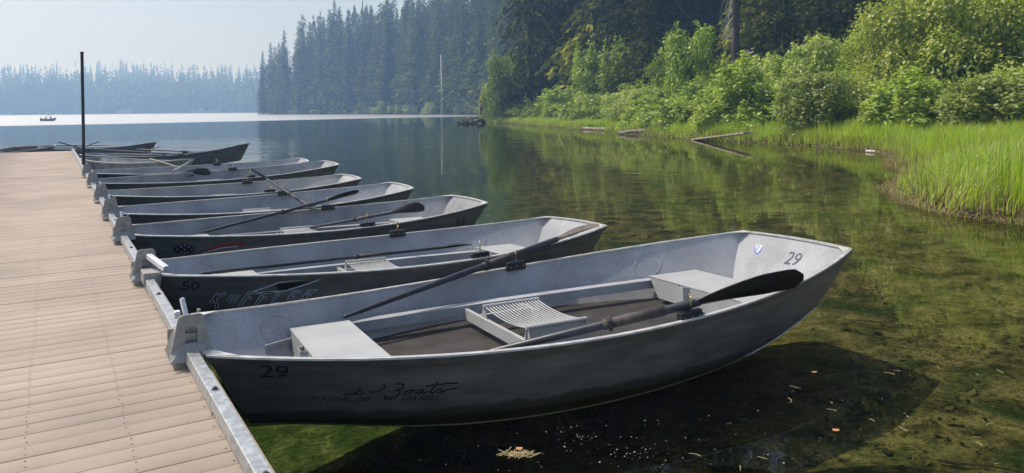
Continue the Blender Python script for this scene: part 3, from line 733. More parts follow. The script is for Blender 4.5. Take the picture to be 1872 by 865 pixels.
strokes('decal_letters', ll, lm, .030, M_LOGO, root(2)); strokes('decal_letter_fill', ll, side_map(S2, .45, .36, off=.0040), .012, mat('decal_blue_black', (.02, .02, .04), .5), root(2))
strokes('decal_swoosh', [swo + [swo[0]]], lm, .014, M_LOGO, root(2))
text_on_surface('decal_word', 'B O A T S', side_map(S2, .82, .39, off=.0040), M_LOGO, root(2), .050)
S3 = BOATS[3][1]
text_on_surface('number_55', '55', side_map(S3, S3.L - .62, .50, off=.003), M_INK, root(3), .20, shear=.1)
fm = side_map(S3, .52, .50, off=.003); b_ = MB(); b_.add([fm(.10 + .12 * math.cos(a), .12 + .07 * math.sin(a)) for a in [i * math.pi / 8 for i in range(16)]], [tuple(range(16))]); b_.build('star_field_decal', mat('navy_decal', (.012, .015, .045), .5), root(3))
b_ = MB(); fm2 = side_map(S3, .52, .50, off=.0045)
for (x, y) in ((.03, .12), (.07, .16), (.07, .08), (.11, .12), (.15, .16), (.15, .08), (.19, .12), (.11, .18), (.11, .07)):
    b_.add([fm2(x + (.014 if i % 2 == 0 else .006) * math.cos(i * math.pi / 5), y + (.014 if i % 2 == 0 else .006) * math.sin(i * math.pi / 5)) for i in range(10)], [tuple(range(10))])
b_.build('decal_stars', M_WHITE, root(3))
strokes('red_stripe_decal', [[(.34, .10), (.52, .19), (.78, .20)]], fm, .045, M_RED, root(3)); strokes('white_stripe_decal', [[(.30, .06), (.50, .145), (.70, .17)]], fm2, .014, M_WHITE, root(3))
S4 = BOATS[4][1]; f4 = side_map(S4, .5, .62, off=.003)
strokes('green_decal', [[(.02, .0), (.07, .07), (.16, .09)], [(.02, .0), (.10, .0), (.16, .03)], [(.30, .0), (.42, .08), (.62, .10)], [(.36, .02), (.55, .05)]], f4, .028, M_GREEN, root(4))
S9 = BOATS[9][1]
strokes('worn_script', [[(x * .22, y * .22) for x, y in l] for l in cur], side_map(S9, 3.3, .52, off=.003), .016, M_INK2, root(9))
strokes('bow_number', [[(0, .2), (.1, .2), (.1, .1), (0, .1), (0, 0), (.1, 0)]], side_map(S9, 5.35, .58, off=.003), .03, mat('grey_number', (.14, .14, .14), .6), root(9))

# ------------------------------------------------------------------ oars
def oar(label, h, l, tip, blade='flat', col=None, bw=.085, rad=.024, bl=.62, twist=0.0, collar=None, group='oars lying in the moored boats', scale_sleeve=True):
    """h handle end, l a point it rests on, tip blade tip (collinear or nearly so)"""
    h = Vector(h); tip = Vector(tip); d = (tip - h); L = d.length; x = d / L
    z = Vector((0, 0, 1)); y = z.cross(x).normalized(); zz = x.cross(y); M = Matrix((x, y, zz)).transposed().to_4x4(); M.translation = h
    M = M @ Matrix.Rotation(twist, 4, 'X')
    r = bpy.data.objects.new('oar', None); COL.objects.link(r); r.matrix_world = M; r.empty_display_size = .1; tag(r, label, 'oar', group)
    mshaft, mblade = col or (M_NAVY, M_BLACK)
    b = MB(); s0 = L - bl
    b.tube([(0, 0, 0), (.015, 0, 0), (.14, 0, 0), (.16, 0, 0), (s0 * .5, 0, 0), (s0 - .05, 0, 0), (s0 + .03, 0, 0)], [.012, .016, .018, .022, rad, rad, rad * .85], 12)
    b.build('shaft', mshaft, r, smooth=True)
    if scale_sleeve:
        b = MB(); c = collar if collar is not None else s0 * .62
        b.tube([(c - .05, 0, 0), (c + .42, 0, 0)], rad * 1.18, 12); b.build('sleeve', M_SLEEVE if mshaft is M_NAVY else mshaft, r, smooth=True)
        b = MB(); b.tube([(c - .012, 0, 0), (c + .018, 0, 0)], rad * 1.75, 14); b.build('collar', M_BLACK, r)
    # spoon blade
    rows = []; rows2 = []; n = 14
    for i in range(n + 1):
        f = i / n; xx = s0 + bl * f; w = bw * (.22 + .78 * min(1, (f / .62)) ** .8) * (1 if f < .86 else math.sqrt(max(0.0, 1 - ((f - .86) / .14) ** 2)) * .75 + .25)
        if i == n: w = bw * .30
        if f < .03: w = rad * .9
        c = .020 * math.sin(math.pi * f)
        th = .012 * (1 - f) + .004
        rows.append([Vector((xx, k * w, c * (k * k) + th * (1 - k * k) + (.0025 if blade == 'rib' and j % 2 else 0) + .004)) for j, k in enumerate([-1, -.8, -.6, -.4, -.2, 0, .2, .4, .6, .8, 1])])
        rows2.append([Vector((v.x, v.y, v.z - 2 * th * (1 - (v.y / w) ** 2) - .006)) for v in rows[-1]])
    b = MB(); b.grid(rows); b.grid(rows2, flip=True)
    for a, c in ((0, 0), (-1, -1)):
        b.grid([[r1[a], r2[c]] for r1, r2 in zip(rows, rows2)], flip=(a == 0))
    b.grid([rows[-1], rows2[-1]]); b.grid([rows[0], rows2[0]], flip=True)
    b.build('blade', mblade, r, smooth=(blade != 'rib'))
    return r
def world(k, side): return BOATS[k][0].matrix_world @ BOATS[k][2][side]
def through(hp, hz, k, side, tp, dz=.0, ext=None, lab='', **kw):
    """oar whose handle is seen at pixel hp at height hz and which rests in a boat's oarlock"""
    a = at(*hp, z=hz); c = world(k, side) + Vector((0, 0, dz)); d = (c - a).normalized()
    # run on until the blade tip reaches the photographed column
    lo, hi = 0, 6
    for _ in range(40):
        m_ = (lo + hi) / 2; p = c + d * m_; px = 936 + p.x / p.y * F_PX
        if px < tp: lo = m_
        else: hi = m_
    return oar(lab, a, c, c + d * lo, collar=None, **kw)
through((628, 580), .30, 1, -1, 1090, lab='dark oar with a ribbed brown blade resting in the far oarlock of boat 29', blade='rib', col=(M_NAVY, M_RIBOAR), bw=.085, rad=.031, bl=.66)
through((860, 652), .20, 1, 1, 1466, dz=-.03, lab='dark oar with a wide black blade resting in the near oarlock of boat 29', bw=.12, rad=.033, bl=.80, twist=R(-50))
oar('slim dark oar lying along the inside of boat 50', at(368, 500, z=.40), None, at(862, 447, z=.34), rad=.016, bw=.05, bl=.5)
through((375, 424), .32, 3, -1, 654, lab='dark oar slanting over the far gunwale of the boat numbered 55', rad=.022, bw=.09, bl=.60, twist=R(-35))
through((560, 418), .28, 3, 1, 773, lab='dark oar resting in the near oarlock of the boat numbered 55', rad=.020, bw=.07, bl=.72, twist=R(-60))
p4 = world(4, -1)
oar('short dark oar standing steeply out of the green decal boat, blade end down', at(459, 309, Y=p4.y - .3), None, p4 + Vector((.25, -.05, -.18)), rad=.024, bw=.05, bl=.4, scale_sleeve=False)
oar('dark oar with a collar leaning down across the green decal boat', at(487, 327, Y=p4.y - .6), None, at(575, 383, Y=p4.y - 2.2), rad=.024, bw=.05, bl=.3)
oar('thin dark oar lying inside the sixth boat below its pale bench', at(340, 322, z=.42), None, at(560, 300, z=.40), rad=.018, bw=.05, bl=.5)
p6 = world(7, -1)
oar('black blade oar humped over the gunwale of the boat beside the post', at(285, 317, z=.45), None, at(384, 314, z=.52), rad=.018, bw=.11, bl=.8, twist=R(-60))
oar('pale wooden oar slanting down into the boat beside the post', at(273, 290, z=.62), None, at(330, 307, z=.45), rad=.022, bw=.05, bl=.4, col=(M_WOODOAR, M_WOODOAR), scale_sleeve=False)
oar('light metal shafted oar pointing up out of the seventh boat', at(318, 312, z=.48), None, at(350, 294, z=.85), rad=.016, bw=.03, bl=.25, col=(M_RIM, M_RIM), scale_sleeve=False)
oar('thin brown oar sticking up left over the dock corner', at(107, 260, z=.95), None, at(165, 276, z=.50), rad=.022, bw=.05, bl=.5, col=(M_MUD, M_MUD), scale_sleeve=False)
oar('thin brown oar pointing up right behind the tall dark post', at(181, 259, z=.95), None, at(135, 275, z=.50), rad=.022, bw=.05, bl=.5, col=(M_MUD, M_WOODOAR), scale_sleeve=False)
oar('tan bladed oar laid flat across the boat off the dock corner', at(70, 267, z=.66), None, at(212, 266, z=.62), rad=.025, bw=.12, bl=1.2, col=(M_MUD, M_WOODOAR), scale_sleeve=False)
oar('long dark oar lying along the black sided boat near the dock end', at(160, 272, z=.62), None, at(345, 283, z=.52), rad=.024, bw=.07, bl=.7)
oar('dark oar resting on the far gunwale of the high bowed black boat', at(250, 273, z=.70), None, at(356, 278, z=.58), rad=.024, bw=.09, bl=.8, scale_sleeve=False)
oar('wooden oar crossing the dark oars of the high bowed black boat', at(292, 267, z=.80), None, at(262, 280, z=.52), rad=.024, bw=.05, bl=.5, col=(M_WOODOAR, M_WOODOAR), scale_sleeve=False)
oar('thin dark oar laid in the high bowed black boat beside its gunwale', at(190, 281, z=.52), None, at(300, 285, z=.50), rad=.022, bw=.06, bl=.7, scale_sleeve=False)
oar('short dark oar lying inside the pale skiff', at(176, 296, z=.35), None, at(186, 304, z=.25), rad=.02, bw=.05, bl=.3, scale_sleeve=False)

# tall post
b = MB(); p0 = at(153, 306, z=.5); b.tube([(p0.x, p0.y, -2.5), (p0.x, p0.y, 1.5), (p0.x - .02, p0.y, at(149, 97, Y=p0.y).z)], .042, 12)
po = empty('mooring_post', (p0.x, p0.y, 0)); q = b.build('pole', M_POST, po, smooth=False); q.location = (-p0.x, -p0.y, 0)
b = MB(); zt = at(149, 97, Y=p0.y).z; b.tube([(-.02, 0, zt), (-.02, 0, zt + .03)], .055, 12); b.build('cap', M_POST, po)
tag(po, 'tall thin dark steel post standing between the dock and the boats', 'post')

# ------------------------------------------------------------------ foliage generators (numpy)
def unit(v): return v / np.maximum(np.linalg.norm(v, axis=-1, keepdims=True), 1e-9)
def kites(c, a, b):
    """leaf shaped quads: base, side, tip, side"""
    V = np.stack([c, c + a * .45 + b, c + a, c + a * .45 - b], 1); n = len(c)
    return V.reshape(-1, 3), np.arange(4 * n).reshape(-1, 4)
def rnd_unit(n): return unit(rng.normal(size=(n, 3)))

def shrub_mesh(name, h, w, n, mat_, leaf=.13, seed=0, lobes=34, upright=.3, tops=10):
    g = np.random.default_rng(seed); C = []
    lobes = int(lobes * 1.7)
    for i in range(lobes):
        a = g.uniform(0, 2 * np.pi); rr = math.sqrt(g.uniform(0, 1)); z = g.uniform(.08, .86)
        env = math.sqrt(max(.06, 1 - ((z - .42) / .62) ** 2)); C.append((rr * env * w / 2 * math.cos(a) * .88, rr * env * w / 2 * math.sin(a) * .88, z * h, g.choice([.055, .09, .14, .19]) * g.uniform(.8, 1.15) * min(w, h)))
    for i in range(tops):
        a = g.uniform(0, 2 * np.pi); rr = g.uniform(0, .42) * w; zz = h * g.uniform(.80, 1.0)
        for k in range(5): C.append((rr * math.cos(a), rr * math.sin(a), zz - k * .10 * h, .045 * min(w, h) * (1 + .5 * k)))
    C = np.array(C); wt = C[:, 3] ** 1.7; idx = g.choice(len(C), n, p=wt / wt.sum())
    dirs = unit(g.normal(size=(n, 3)) + np.array([0, 0, .25])); rad = C[idx, 3] * g.uniform(.45, 1.12, n)
    P = C[idx, :3] + dirs * rad[:, None] * np.array([1, 1, .9]); keep = P[:, 2] > .05; P = P[keep]; dirs = dirs[keep]; m = len(P)
    nor = unit(dirs + g.normal(size=(m, 3)) * .55 + np.array([0, 0, upright + .5])); t = unit(np.cross(nor, unit(g.normal(size=(m, 3)))))
    bt = np.cross(nor, t); s = leaf * g.uniform(.55, 1.25, m)[:, None]
    V, Q = kites(P, t * s, bt * s * .33); me = np_mesh(name, V, Q, mat_)
    return me
def stems_mesh(name, h, w, k=7, seed=0, r=.05):
    g = random.Random(seed); b = MB()
    for i in range(k):
        a = g.uniform(0, 2 * math.pi); rr = g.uniform(.1, .36) * w; x, y = math.cos(a) * rr, math.sin(a) * rr; H_ = h * g.uniform(.6, .88)
        b.tube([(x * .1, y * .1, -.2), (x * .35, y * .35, H_ * .4), (x * .75 + g.uniform(-.1, .1), y * .75, H_ * .75), (x, y, H_)], [r, r * .75, r * .45, r * .15], 5)
    me = bpy.data.meshes.new(name); me.from_pydata(b.v, [], b.f); me.materials.append(M_TWIG); return me

def conifer_mesh(name, h, R0, nwh, mat_, seed=0, base=.06, cards=3, cs=.9, droop=.35, pw=.85, nb=7):
    g = np.random.default_rng(seed); P = []; A = []; B = []
    zs = np.linspace(base, .985, nwh) * h
    irr = 1 + .16 * np.sin(zs / h * 17 + seed) + .10 * np.sin(zs / h * 41 + 2 * seed)
    for z, ir in zip(zs, irr):
        f = z / h; Lr = R0 * ((1 - f) ** pw) * ir * min(1, .35 + f * 5); k = max(3, int(nb * (1 - f * .55)))
        az = g.uniform(0, 2 * np.pi, k); L = np.maximum(.18, Lr * g.uniform(.55, 1.2, k)); zz = z + g.uniform(-.5, .5, k) * h / nwh
        for a, l, z1 in zip(az, L, zz):
            u = np.array([math.cos(a), math.sin(a), 0]); sd_ = np.array([-math.sin(a), math.cos(a), 0])
            m = max(2, int(cards * (l / R0) ** .5 * 1.2) + 1) if cards < 10 else max(4, int(cards * l / R0))
            s = np.sort(g.uniform(.12, 1, m)); up = .10 if f > .7 else 0
            pos = u * (s * l)[:, None] + np.array([0, 0, z1]) - np.array([0, 0, 1.]) * (droop * l * s ** 1.7 - up * l * s)[:, None]
            lat = g.uniform(-1, 1, m) * .30 * l * (1.15 - s) * (1 if cards >= 10 else .6)
            pos = pos + sd_ * lat[:, None]
            d = unit(u * .8 + sd_ * np.sign(lat)[:, None] * g.uniform(.2, .9, m)[:, None] + np.array([0, 0, -1]) * g.uniform(.1, .8, m)[:, None])
            size = cs * g.uniform(.6, 1.25, m) * (.35 + .65 * l / R0)
            nn = unit(np.cross(d, unit(g.normal(size=(m, 3)) + np.array([0, 0, 1.2]))))
            P.append(pos - d * (size * .3)[:, None]); A.append(d * size[:, None]); B.append(nn * (size * .26)[:, None])
    P = np.concatenate(P); A = np.concatenate(A); B = np.concatenate(B)
    return np_mesh(name, *kites(P, A, B), mat_)
def trunk_mesh(name, h, r, mat_=None, lean=0.0, n=8):
    b = MB(); b.tube([(0, 0, -1.5), (0, 0, h * .1), (lean * h * .4, 0, h * .5), (lean * h, 0, h * .99)], [r * 1.25, r, r * .6, r * .05], n)
    me = bpy.data.meshes.new(name); me.from_pydata(b.v, [], b.f); me.materials.append(mat_ or M_BARK); me.polygons.foreach_set('use_smooth', [True] * len(b.f)); return me

ML_ALDER = leaf_mat('alder_leaves', [(.10, .15, .02), (.20, .27, .03), (.33, .42, .06), (.14, .21, .03)], .45, .45, .5)
ML_WILLOW = leaf_mat('willow_leaves', [(.22, .27, .06), (.30, .36, .08), (.46, .50, .20), (.22, .29, .05)], .42, .45, .5)
ML_MAPLE = leaf_mat('maple_leaves', [(.20, .25, .05), (.30, .35, .06), (.46, .45, .12), (.20, .28, .05)], .45, .45, .5)
ML_BRAMBLE = leaf_mat('thicket_leaves', [(.17, .22, .035), (.29, .37, .055), (.46, .55, .13), (.21, .29, .04)], .42, .45, .5)
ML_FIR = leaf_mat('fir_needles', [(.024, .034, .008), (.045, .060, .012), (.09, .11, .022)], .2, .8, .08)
ML_FIRL = leaf_mat('fir_needles_painted_sunlit', [(.11, .12, .012), (.22, .23, .025), (.38, .38, .05)], .3, .8, .08)  # brighter copy of the fir needles, sunlight painted into the colour
ML_MID = leaf_mat('point_fir_needles', [(.045, .06, .016), (.09, .115, .028), (.19, .22, .06)], .25, .8, .1)
ML_GRASS = leaf_mat('sedge_blades', [(.17, .24, .02), (.30, .39, .03), (.42, .52, .05), (.50, .52, .16)], .48, .4, .5)
ML_GRASS2 = leaf_mat('pale_bent_sedge', [(.36, .42, .16), (.55, .60, .32), (.28, .38, .06)], .35, .25, 1.0)  # pale colour paints highlights onto the bent blades
ML_DRY = leaf_mat('dry_sedge', [(.20, .15, .07), (.32, .25, .13), (.14, .10, .05)], .2, .7)

def plant(name, label, cat, parts, loc, rz, sc, group=None):
    r = empty(name, loc, rz); r.scale = sc if isinstance(sc, tuple) else (sc, sc, sc); tag(r, label, cat, group)
    for nm, me in parts: link(nm, me, r)
    return r

# ---- forest in the distance: every tree of the front rows is a tree of its own
FAR = [(conifer_mesh('far_fir', 1 * 32, 5.2, 40, ML_MID, 10 + i, cards=3, cs=2.3, nb=7, droop=.3, pw=.8), trunk_mesh('far_fir_trunk', 32, .4)) for i in range(4)]
MID = [(conifer_mesh('mid_fir', 45, 4.8 + .5 * i, 100, ML_MID, 20 + i, base=.03, cards=6, cs=1.5, nb=12, droop=.5, pw=.55), trunk_mesh('mid_fir_trunk', 45, .5)) for i in range(4)]
def along(P, s):
    P = np.array(P, float); d = np.hypot(*np.diff(P, axis=0).T); c = np.r_[0, np.cumsum(d)]; t = s * c[-1]; return np.array([np.interp(t, c, P[:, 0]), np.interp(t, c, P[:, 1])])
def off_line(P, s, o):
    a = along(P, max(0, s - .01)); b = along(P, min(1, s + .01)); t = (b - a) / np.hypot(*(b - a)); return along(P, s) + np.array([t[1], -t[0]]) * o
# far left shore, about 560 m away (about 120 front trees)
FL = [(-132, 560), (-200, 770), (-320, 850), (-430, 830), (-560, 790), (-640, 745)]
g = random.Random(3); cnt = 0
for i in range(135):
    s = (i + g.uniform(-.4, .4)) / 135; s = min(1, max(0, s)); p = off_line(FL, s, g.uniform(4, 13)); c_, t_ = FAR[i % 4]
    if sdist(p[None])[0] < 1: p = off_line(FL, s, -g.uniform(4, 26))
    h = g.uniform(.90, 1.14) * (1 if g.random() < .8 else 1.12)
    plant('fir_tree', 'hazy blue fir tree in the front row along the far left shore of the lake', 'tree', [('crown', c_), ('trunk', t_)], (p[0], p[1], ground_z(*p) - .2), g.uniform(0, 6), (h, h, h * g.uniform(.85, 1.05)), 'hazy fir trees along the far left shore')
# wooded point across the lake, right of centre (about 110 trees)
GR = [(-142, 412), (-122, 392), (-98, 370), (-73, 343), (-36, 288), (-15.5, 252), (-4, 200), (4, 175)]
n = 0
for row, (o0, o1, m_, s0, s1) in enumerate([(4, 9, 62, .92, 1.15), (13, 22, 44, 1.0, 1.25), (30, 44, 26, 1.05, 1.35)]):
    for i in range(m_):
        s = min(.995, max(0.0, (i + g.uniform(-.35, .35)) / m_)); p = off_line(GR, s, g.uniform(o0, o1)); 
        if sdist(p[None])[0] < 1.5: p = off_line(GR, s, -g.uniform(o0, o1))
        if sdist(p[None])[0] < 1.5: continue
        sc = g.uniform(s0, s1) * (.72 + .28 * min(1, s * 6)); c_, t_ = MID[g.randrange(4)]
        if s > .8: sc *= .8
        plant('fir_tree', 'tall narrow fir tree in the dense wood on the point across the lake', 'tree', [('crown', c_), ('trunk', t_)], (p[0], p[1], ground_z(*p) - .3), g.uniform(0, 6), (sc, sc, sc * g.uniform(.9, 1.1)), 'tall fir trees on the wooded point'); n += 1
# the mass of forest behind both, as one stuff object
def forest_mass():
    g = np.random.default_rng(5); pts = []
    def cloud(n, f): 
        for _ in range(n): pts.append(f())
    def behind(P, o0, o1):
        s = g.uniform(0, 1); o = g.uniform(o0, o1); p = off_line(P, s, o); 
        if sdist(p[None])[0] < 3: p = off_line(P, s, -o)
        return p
    for _ in range(1300):
        p = behind(FL, 10, 120)
        if sdist(p[None])[0] > 3: pts.append((*p, g.uniform(28, 37), 6.5))
    for _ in range(700):
        p = behind(GR, 24, 150)
        if sdist(p[None])[0] > 18: pts.append((*p, g.uniform(42, 54), 6.5))
    for _ in range(420):
        a = R(g.uniform(93, 130)); r = g.uniform(1150, 1420); pts.append((r * math.cos(a), r * math.sin(a), g.uniform(24, 40), 6))
    V = []; Q = []; base = 0
    for (x, y, h, w) in pts:
        z0 = ground_z(x, y); k = 34; f = np.sort(g.uniform(.05, 1, k)); a = g.uniform(0, 2 * np.pi, k); l = w * (1 - f) ** .75 * g.uniform(.7, 1.2, k) + .25
        c = np.c_[x + 0 * f, y + 0 * f, z0 + f * h]; d = np.c_[np.cos(a) * l, np.sin(a) * l, -.55 * l]; s_ = np.c_[-np.sin(a), np.cos(a), 0 * a] * (.55 * l + .3)[:, None]
        v = np.stack([c + np.array([0, 0, h * .05]), c + d * .6 + s_, c + d, c + d * .6 - s_], 1).reshape(-1, 3); V.append(v); Q.append(np.arange(4 * k).reshape(-1, 4) + base); base += 4 * k
    me = np_mesh('far_forest', np.concatenate(V), np.concatenate(Q), ML_MID); tag(link('far_forest', me), 'hazy mass of fir forest rising behind the front rows of trees', 'forest', kind='stuff')
forest_mass()

# ---- right bank
SHR = []
SHR.append((shrub_mesh('alder_a', 4.5, 4.2, 9000, ML_ALDER, .20, 31), stems_mesh('st_a', 4.5, 4.2, 8, 31)))
SHR.append((shrub_mesh('alder_b', 5.0, 3.8, 9000, ML_BRAMBLE, .21, 32, tops=14), stems_mesh('st_b', 5., 3.8, 8, 32)))
SHR.append((shrub_mesh('willow_a', 3.6, 4.0, 10000, ML_WILLOW, .17, 33, lobes=44), stems_mesh('st_c', 3.6, 4.0, 10, 33)))
SHR.append((shrub_mesh('bramble_a', 2.6, 4.2, 6500, ML_BRAMBLE, .19, 34, lobes=30, upright=.7, tops=6), stems_mesh('st_d', 2.4, 4., 9, 34)))
SHR.append((shrub_mesh('bramble_b', 2.2, 3.8, 6500, ML_WILLOW, .16, 35, lobes=30, upright=.6, tops=8), stems_mesh('st_e', 2.1, 3.8, 9, 35)))
SHR.append((shrub_mesh('maple_a', 5.2, 5.0, 11000, ML_MAPLE, .19, 36, lobes=40, upright=.9, tops=8), stems_mesh('st_f', 5.2, 5.0, 8, 36)))
def shrub(kind, x, y, sc, label, cat='shrub', group=None, name='leafy_shrub', zs=1.0, rz=None):
    f, st = SHR[kind]; ws = sc * g.uniform(1.05, 1.45); plant(name, label, cat, [('foliage', f), ('stems', st)], (x, y, ground_z(x, y) - .1), g.uniform(0, 6.28) if rz is None else rz, (ws, ws * g.uniform(.85, 1.1), sc * zs * g.uniform(.72, 1.0)), group)
def shrub_px(kind, px, D, top_py, label, width_px=None, **kw):
    x = (px - 936) / F_PX * D; zt = at(px, top_py, Y=D).z; gz = ground_z(x, D); H0 = [4.5, 5., 3.6, 2.6, 2.2, 5.2][kind]; W0 = [4.2, 3.8, 4., 4.2, 3.8, 5.][kind]
    hz = (zt - gz) / H0; sx_ = (width_px / F_PX * D / W0) if width_px else hz
    f, st = SHR[kind]; plant(kw.get('name', 'leafy_tree'), label, kw.get('cat', 'tree'), [('foliage', f), ('stems', st)], (x, D, gz - .1), g.uniform(0, 6.28), (sx_, sx_, hz), kw.get('group'))
shrub_px(0, 922, 108, 92, 'small dense green tree at the left tip of the right bank, above the fisherman', 70)
shrub_px(2, 893, 112, 150, 'low silvery green willow at the very tip of the right bank', 40, name='willow_bush', cat='shrub')
shrub_px(1, 1085, 84, 78, 'bright broad leaved tree left of the middle of the bank, with a pointed twin top', 90)
shrub_px(1, 1135, 82, 70, 'bright broad leaved tree just right of its twin, half way along the bank', 95)
shrub_px(0, 1225, 66, 88, 'dark green bushy tree left of the tallest alder on the bank', 90)
shrub_px(0, 1268, 62, 40, 'tallest dark green alder in the middle of the bank', 110)
shrub_px(1, 1310, 60, 118, 'bushy green tree right beside the tallest alder', 100)
shrub_px(2, 1400, 54, 92, 'silvery green willow bush below the big bare trunk', 140, name='willow_bush', cat='shrub')
shrub_px(2, 1490, 50, 58, 'silvery green willow bush, the taller one right of the bare trunk', 130, name='willow_bush', cat='shrub')
shrub_px(1, 1545, 47, 105, 'green bushy tree between the willow and the yellow green maples', 110)
for px, D, tp, w in ((1640, 42, -20, 170), (1740, 40, -60, 190), (1850, 38, -40, 200), (1690, 46, -120, 220), (1600, 48, 40, 130), (1800, 48, -150, 240)):
    shrub_px(5, px, D, tp, 'yellow green vine maple in the tall clump at the upper right', w, name='maple_tree', group='vine maples at the upper right')
# shrubs filling the bank between the landmark trees
BK = [(-5.2, 112.5), (-2.6, 109), (1.5, 95), (6, 73), (9.8, 55.4), (11.5, 46.4), (14.2, 42.5), (16, 40), (18.0, 36.5), (20.5, 33), (23, 30), (26, 27), (30, 23), (36, 18)]
grp = 'leafy shrubs crowding the right bank'
for row, (o, m_, kinds, s0, s1) in enumerate([(2.4, 40, (3, 4, 3, 2), .9, 1.25), (4.8, 38, (2, 3, 1, 4), .9, 1.25), (7.6, 34, (0, 1, 2, 3), .8, 1.2), (11, 30, (3, 1, 2, 0), .85, 1.25), (15, 26, (3, 2, 1), .9, 1.3), (20, 22, (3, 2, 0), .9, 1.3)]):
    for i in range(m_):
        s = (i + g.uniform(-.35, .35)) / (m_ - 1); s = min(1, max(0, s)); p = off_line(BK, s, -o + g.uniform(-.8, .8))
        if s > .5: p = off_line(BK, s, -(o * .9 - .9) + g.uniform(-.5, .5))
        elif s > .2: p = off_line(BK, s, -(o + 1.3) + g.uniform(-.5, .5))
        if sdist(p[None])[0] < 2.4: continue
        k = kinds[g.randrange(len(kinds))]
        sc = g.uniform(s0, s1) * (1.0 if s > .3 else .9)
        shrub(k, p[0], p[1], sc, 'dense leafy green shrub in the thicket behind the sedge on the right bank', group=grp)
# shore shrubs under the wooded point across the lake
for i in range(34):
    s = .12 + .86 * i / 33 + g.uniform(-.012, .012); p = off_line(GR, min(.99, s), g.uniform(2, 4))
    if sdist(p[None])[0] < .5: p = off_line(GR, min(.99, s), -3)
    sc = g.uniform(.7, 1.5) * (1.4 if .40 < s < .62 else .9)
    shrub((3, 2, 4)[i % 3], p[0], p[1], sc, 'pale green shrub at the waterline under the wooded point', group='pale shrubs at the foot of the wooded point')
for i in range(14):
    px = 370 + g.uniform(-35, 35) if i < 9 else g.uniform(0, 260); s = None
    D = 700; x = (px - 936) / F_PX * D
    while sdist(np.array([[x, D]]))[0] < 1 and D < 900: D += 2; x = (px - 936) / F_PX * D
    shrub((3, 4)[i % 2], x, D - 1, g.uniform(1.5, 2.6), 'faint pale green shrub on the far left shore seen through haze', group='faint shrubs on the far left shore')

# dark conifers standing behind the right bank
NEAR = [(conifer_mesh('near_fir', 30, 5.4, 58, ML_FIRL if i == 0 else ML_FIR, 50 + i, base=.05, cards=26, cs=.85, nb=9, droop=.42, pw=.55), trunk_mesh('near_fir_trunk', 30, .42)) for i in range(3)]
g2 = random.Random(12)
def fir_px(px, D, sc, label, v=0, group=None, zs=1.0, sink=0.0):
    x = (px - 936) / F_PX * D; c_, t_ = NEAR[v]; plant('fir_tree', label, 'tree', [('crown', c_), ('trunk', t_)], (x, D, ground_z(x, D) - .4 - sink), g2.uniform(0, 6), (sc, sc, sc * zs), group)
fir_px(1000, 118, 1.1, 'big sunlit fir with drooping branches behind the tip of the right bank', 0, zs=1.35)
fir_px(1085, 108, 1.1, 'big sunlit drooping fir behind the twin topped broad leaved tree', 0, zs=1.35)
fir_px(958, 150, 1.0, 'fir tree at the left edge of the dark wood above the bank tip', 1, zs=1.5)
for i in range(58):
    px = 985 + (i % 20) * 50 + g2.uniform(-22, 22); D = (112, 124, 136)[i // 20] + g2.uniform(-5, 5) - (px - 985) * .055
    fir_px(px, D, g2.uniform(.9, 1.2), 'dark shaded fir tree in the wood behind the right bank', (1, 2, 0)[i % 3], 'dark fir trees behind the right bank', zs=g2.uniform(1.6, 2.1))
for px, D, sc in ((1180, 78, .72), (1420, 66, .7), (1500, 72, .8), (1560, 64, .7), (1615, 70, .8), (1700, 60, .75), (1790, 58, .75), (1880, 56, .75), (1130, 92, .85)):
    fir_px(px, D, sc, 'younger dark fir tree close behind the shrubs of the right bank', 2, 'younger firs close behind the shrubs')
# bare trunk with dead hanging twigs
x = (1346 - 936) / F_PX * 64; tr_ = empty('bare_trunk_tree', (x, 64, ground_z(x, 64) - .3)); tag(tr_, 'thick bare conifer trunk with pale dead twigs and yellow moss near its foot', 'tree')
link('trunk', trunk_mesh('bare_trunk', 26, .42, M_BARK, n=14), tr_)
b = MB()
for i in range(34):
    z = g2.uniform(7.5, 14); a = g2.uniform(2.4, 4.2); l = g2.uniform(.8, 2.0); u = Vector((math.cos(a), math.sin(a) * .5 - .3, 0)); p = Vector((0, 0, z)); pts = [p]
    for k in range(5): p = p + u * l / 6 + Vector((g2.uniform(-.06, .06), 0, -.12 - .16 * k * l * .5)); pts.append(p)
    b.tube(pts, [.016, .015, .013, .011, .009, .006], 4)
b.build('dead_twigs', M_SNAG, tr_)
b = MB(); b.tube([(.05, -.33, 3.7), (.08, -.36, 4.6), (.05, -.33, 5.4)], [.2, .3, .12], 8); b.build('moss', mat('yellow_moss', (.22, .18, .03), .95, 0, .4, 6, .5, 20), tr_)

# white bare snag at the far water edge
x, y = (808 - 936) / F_PX * 300, 300.; s_ = at(806, 100, Y=y).z
y = 150.0
for _ in range(300):
    x = (808 - 936) / F_PX * y
    if sdist(np.array([[x, y]]))[0] > .2: break
    y += 1.
sn = empty('dead_snag', (x, y, 0)); tag(sn, 'tall thin white dead tree trunk standing at the water below the wooded point', 'dead tree')
zt = at(806, 100, Y=y).z; b = MB(); b.tube([(0, 0, -.5), (-.05, 0, zt * .5), (-.25, 0, zt)], [.30, .26, .14], 8); b.build('trunk', M_SNAG, sn, smooth=True)
b = MB()
for z, dx in ((zt * .98, 1.6), (zt * .8, -.8), (zt * .62, .7)): b.tube([(-.2, 0, z), (-.2 + dx, 0, z + .1)], [.06, .03], 5)
b.build('branch_stubs', M_SNAG, sn)

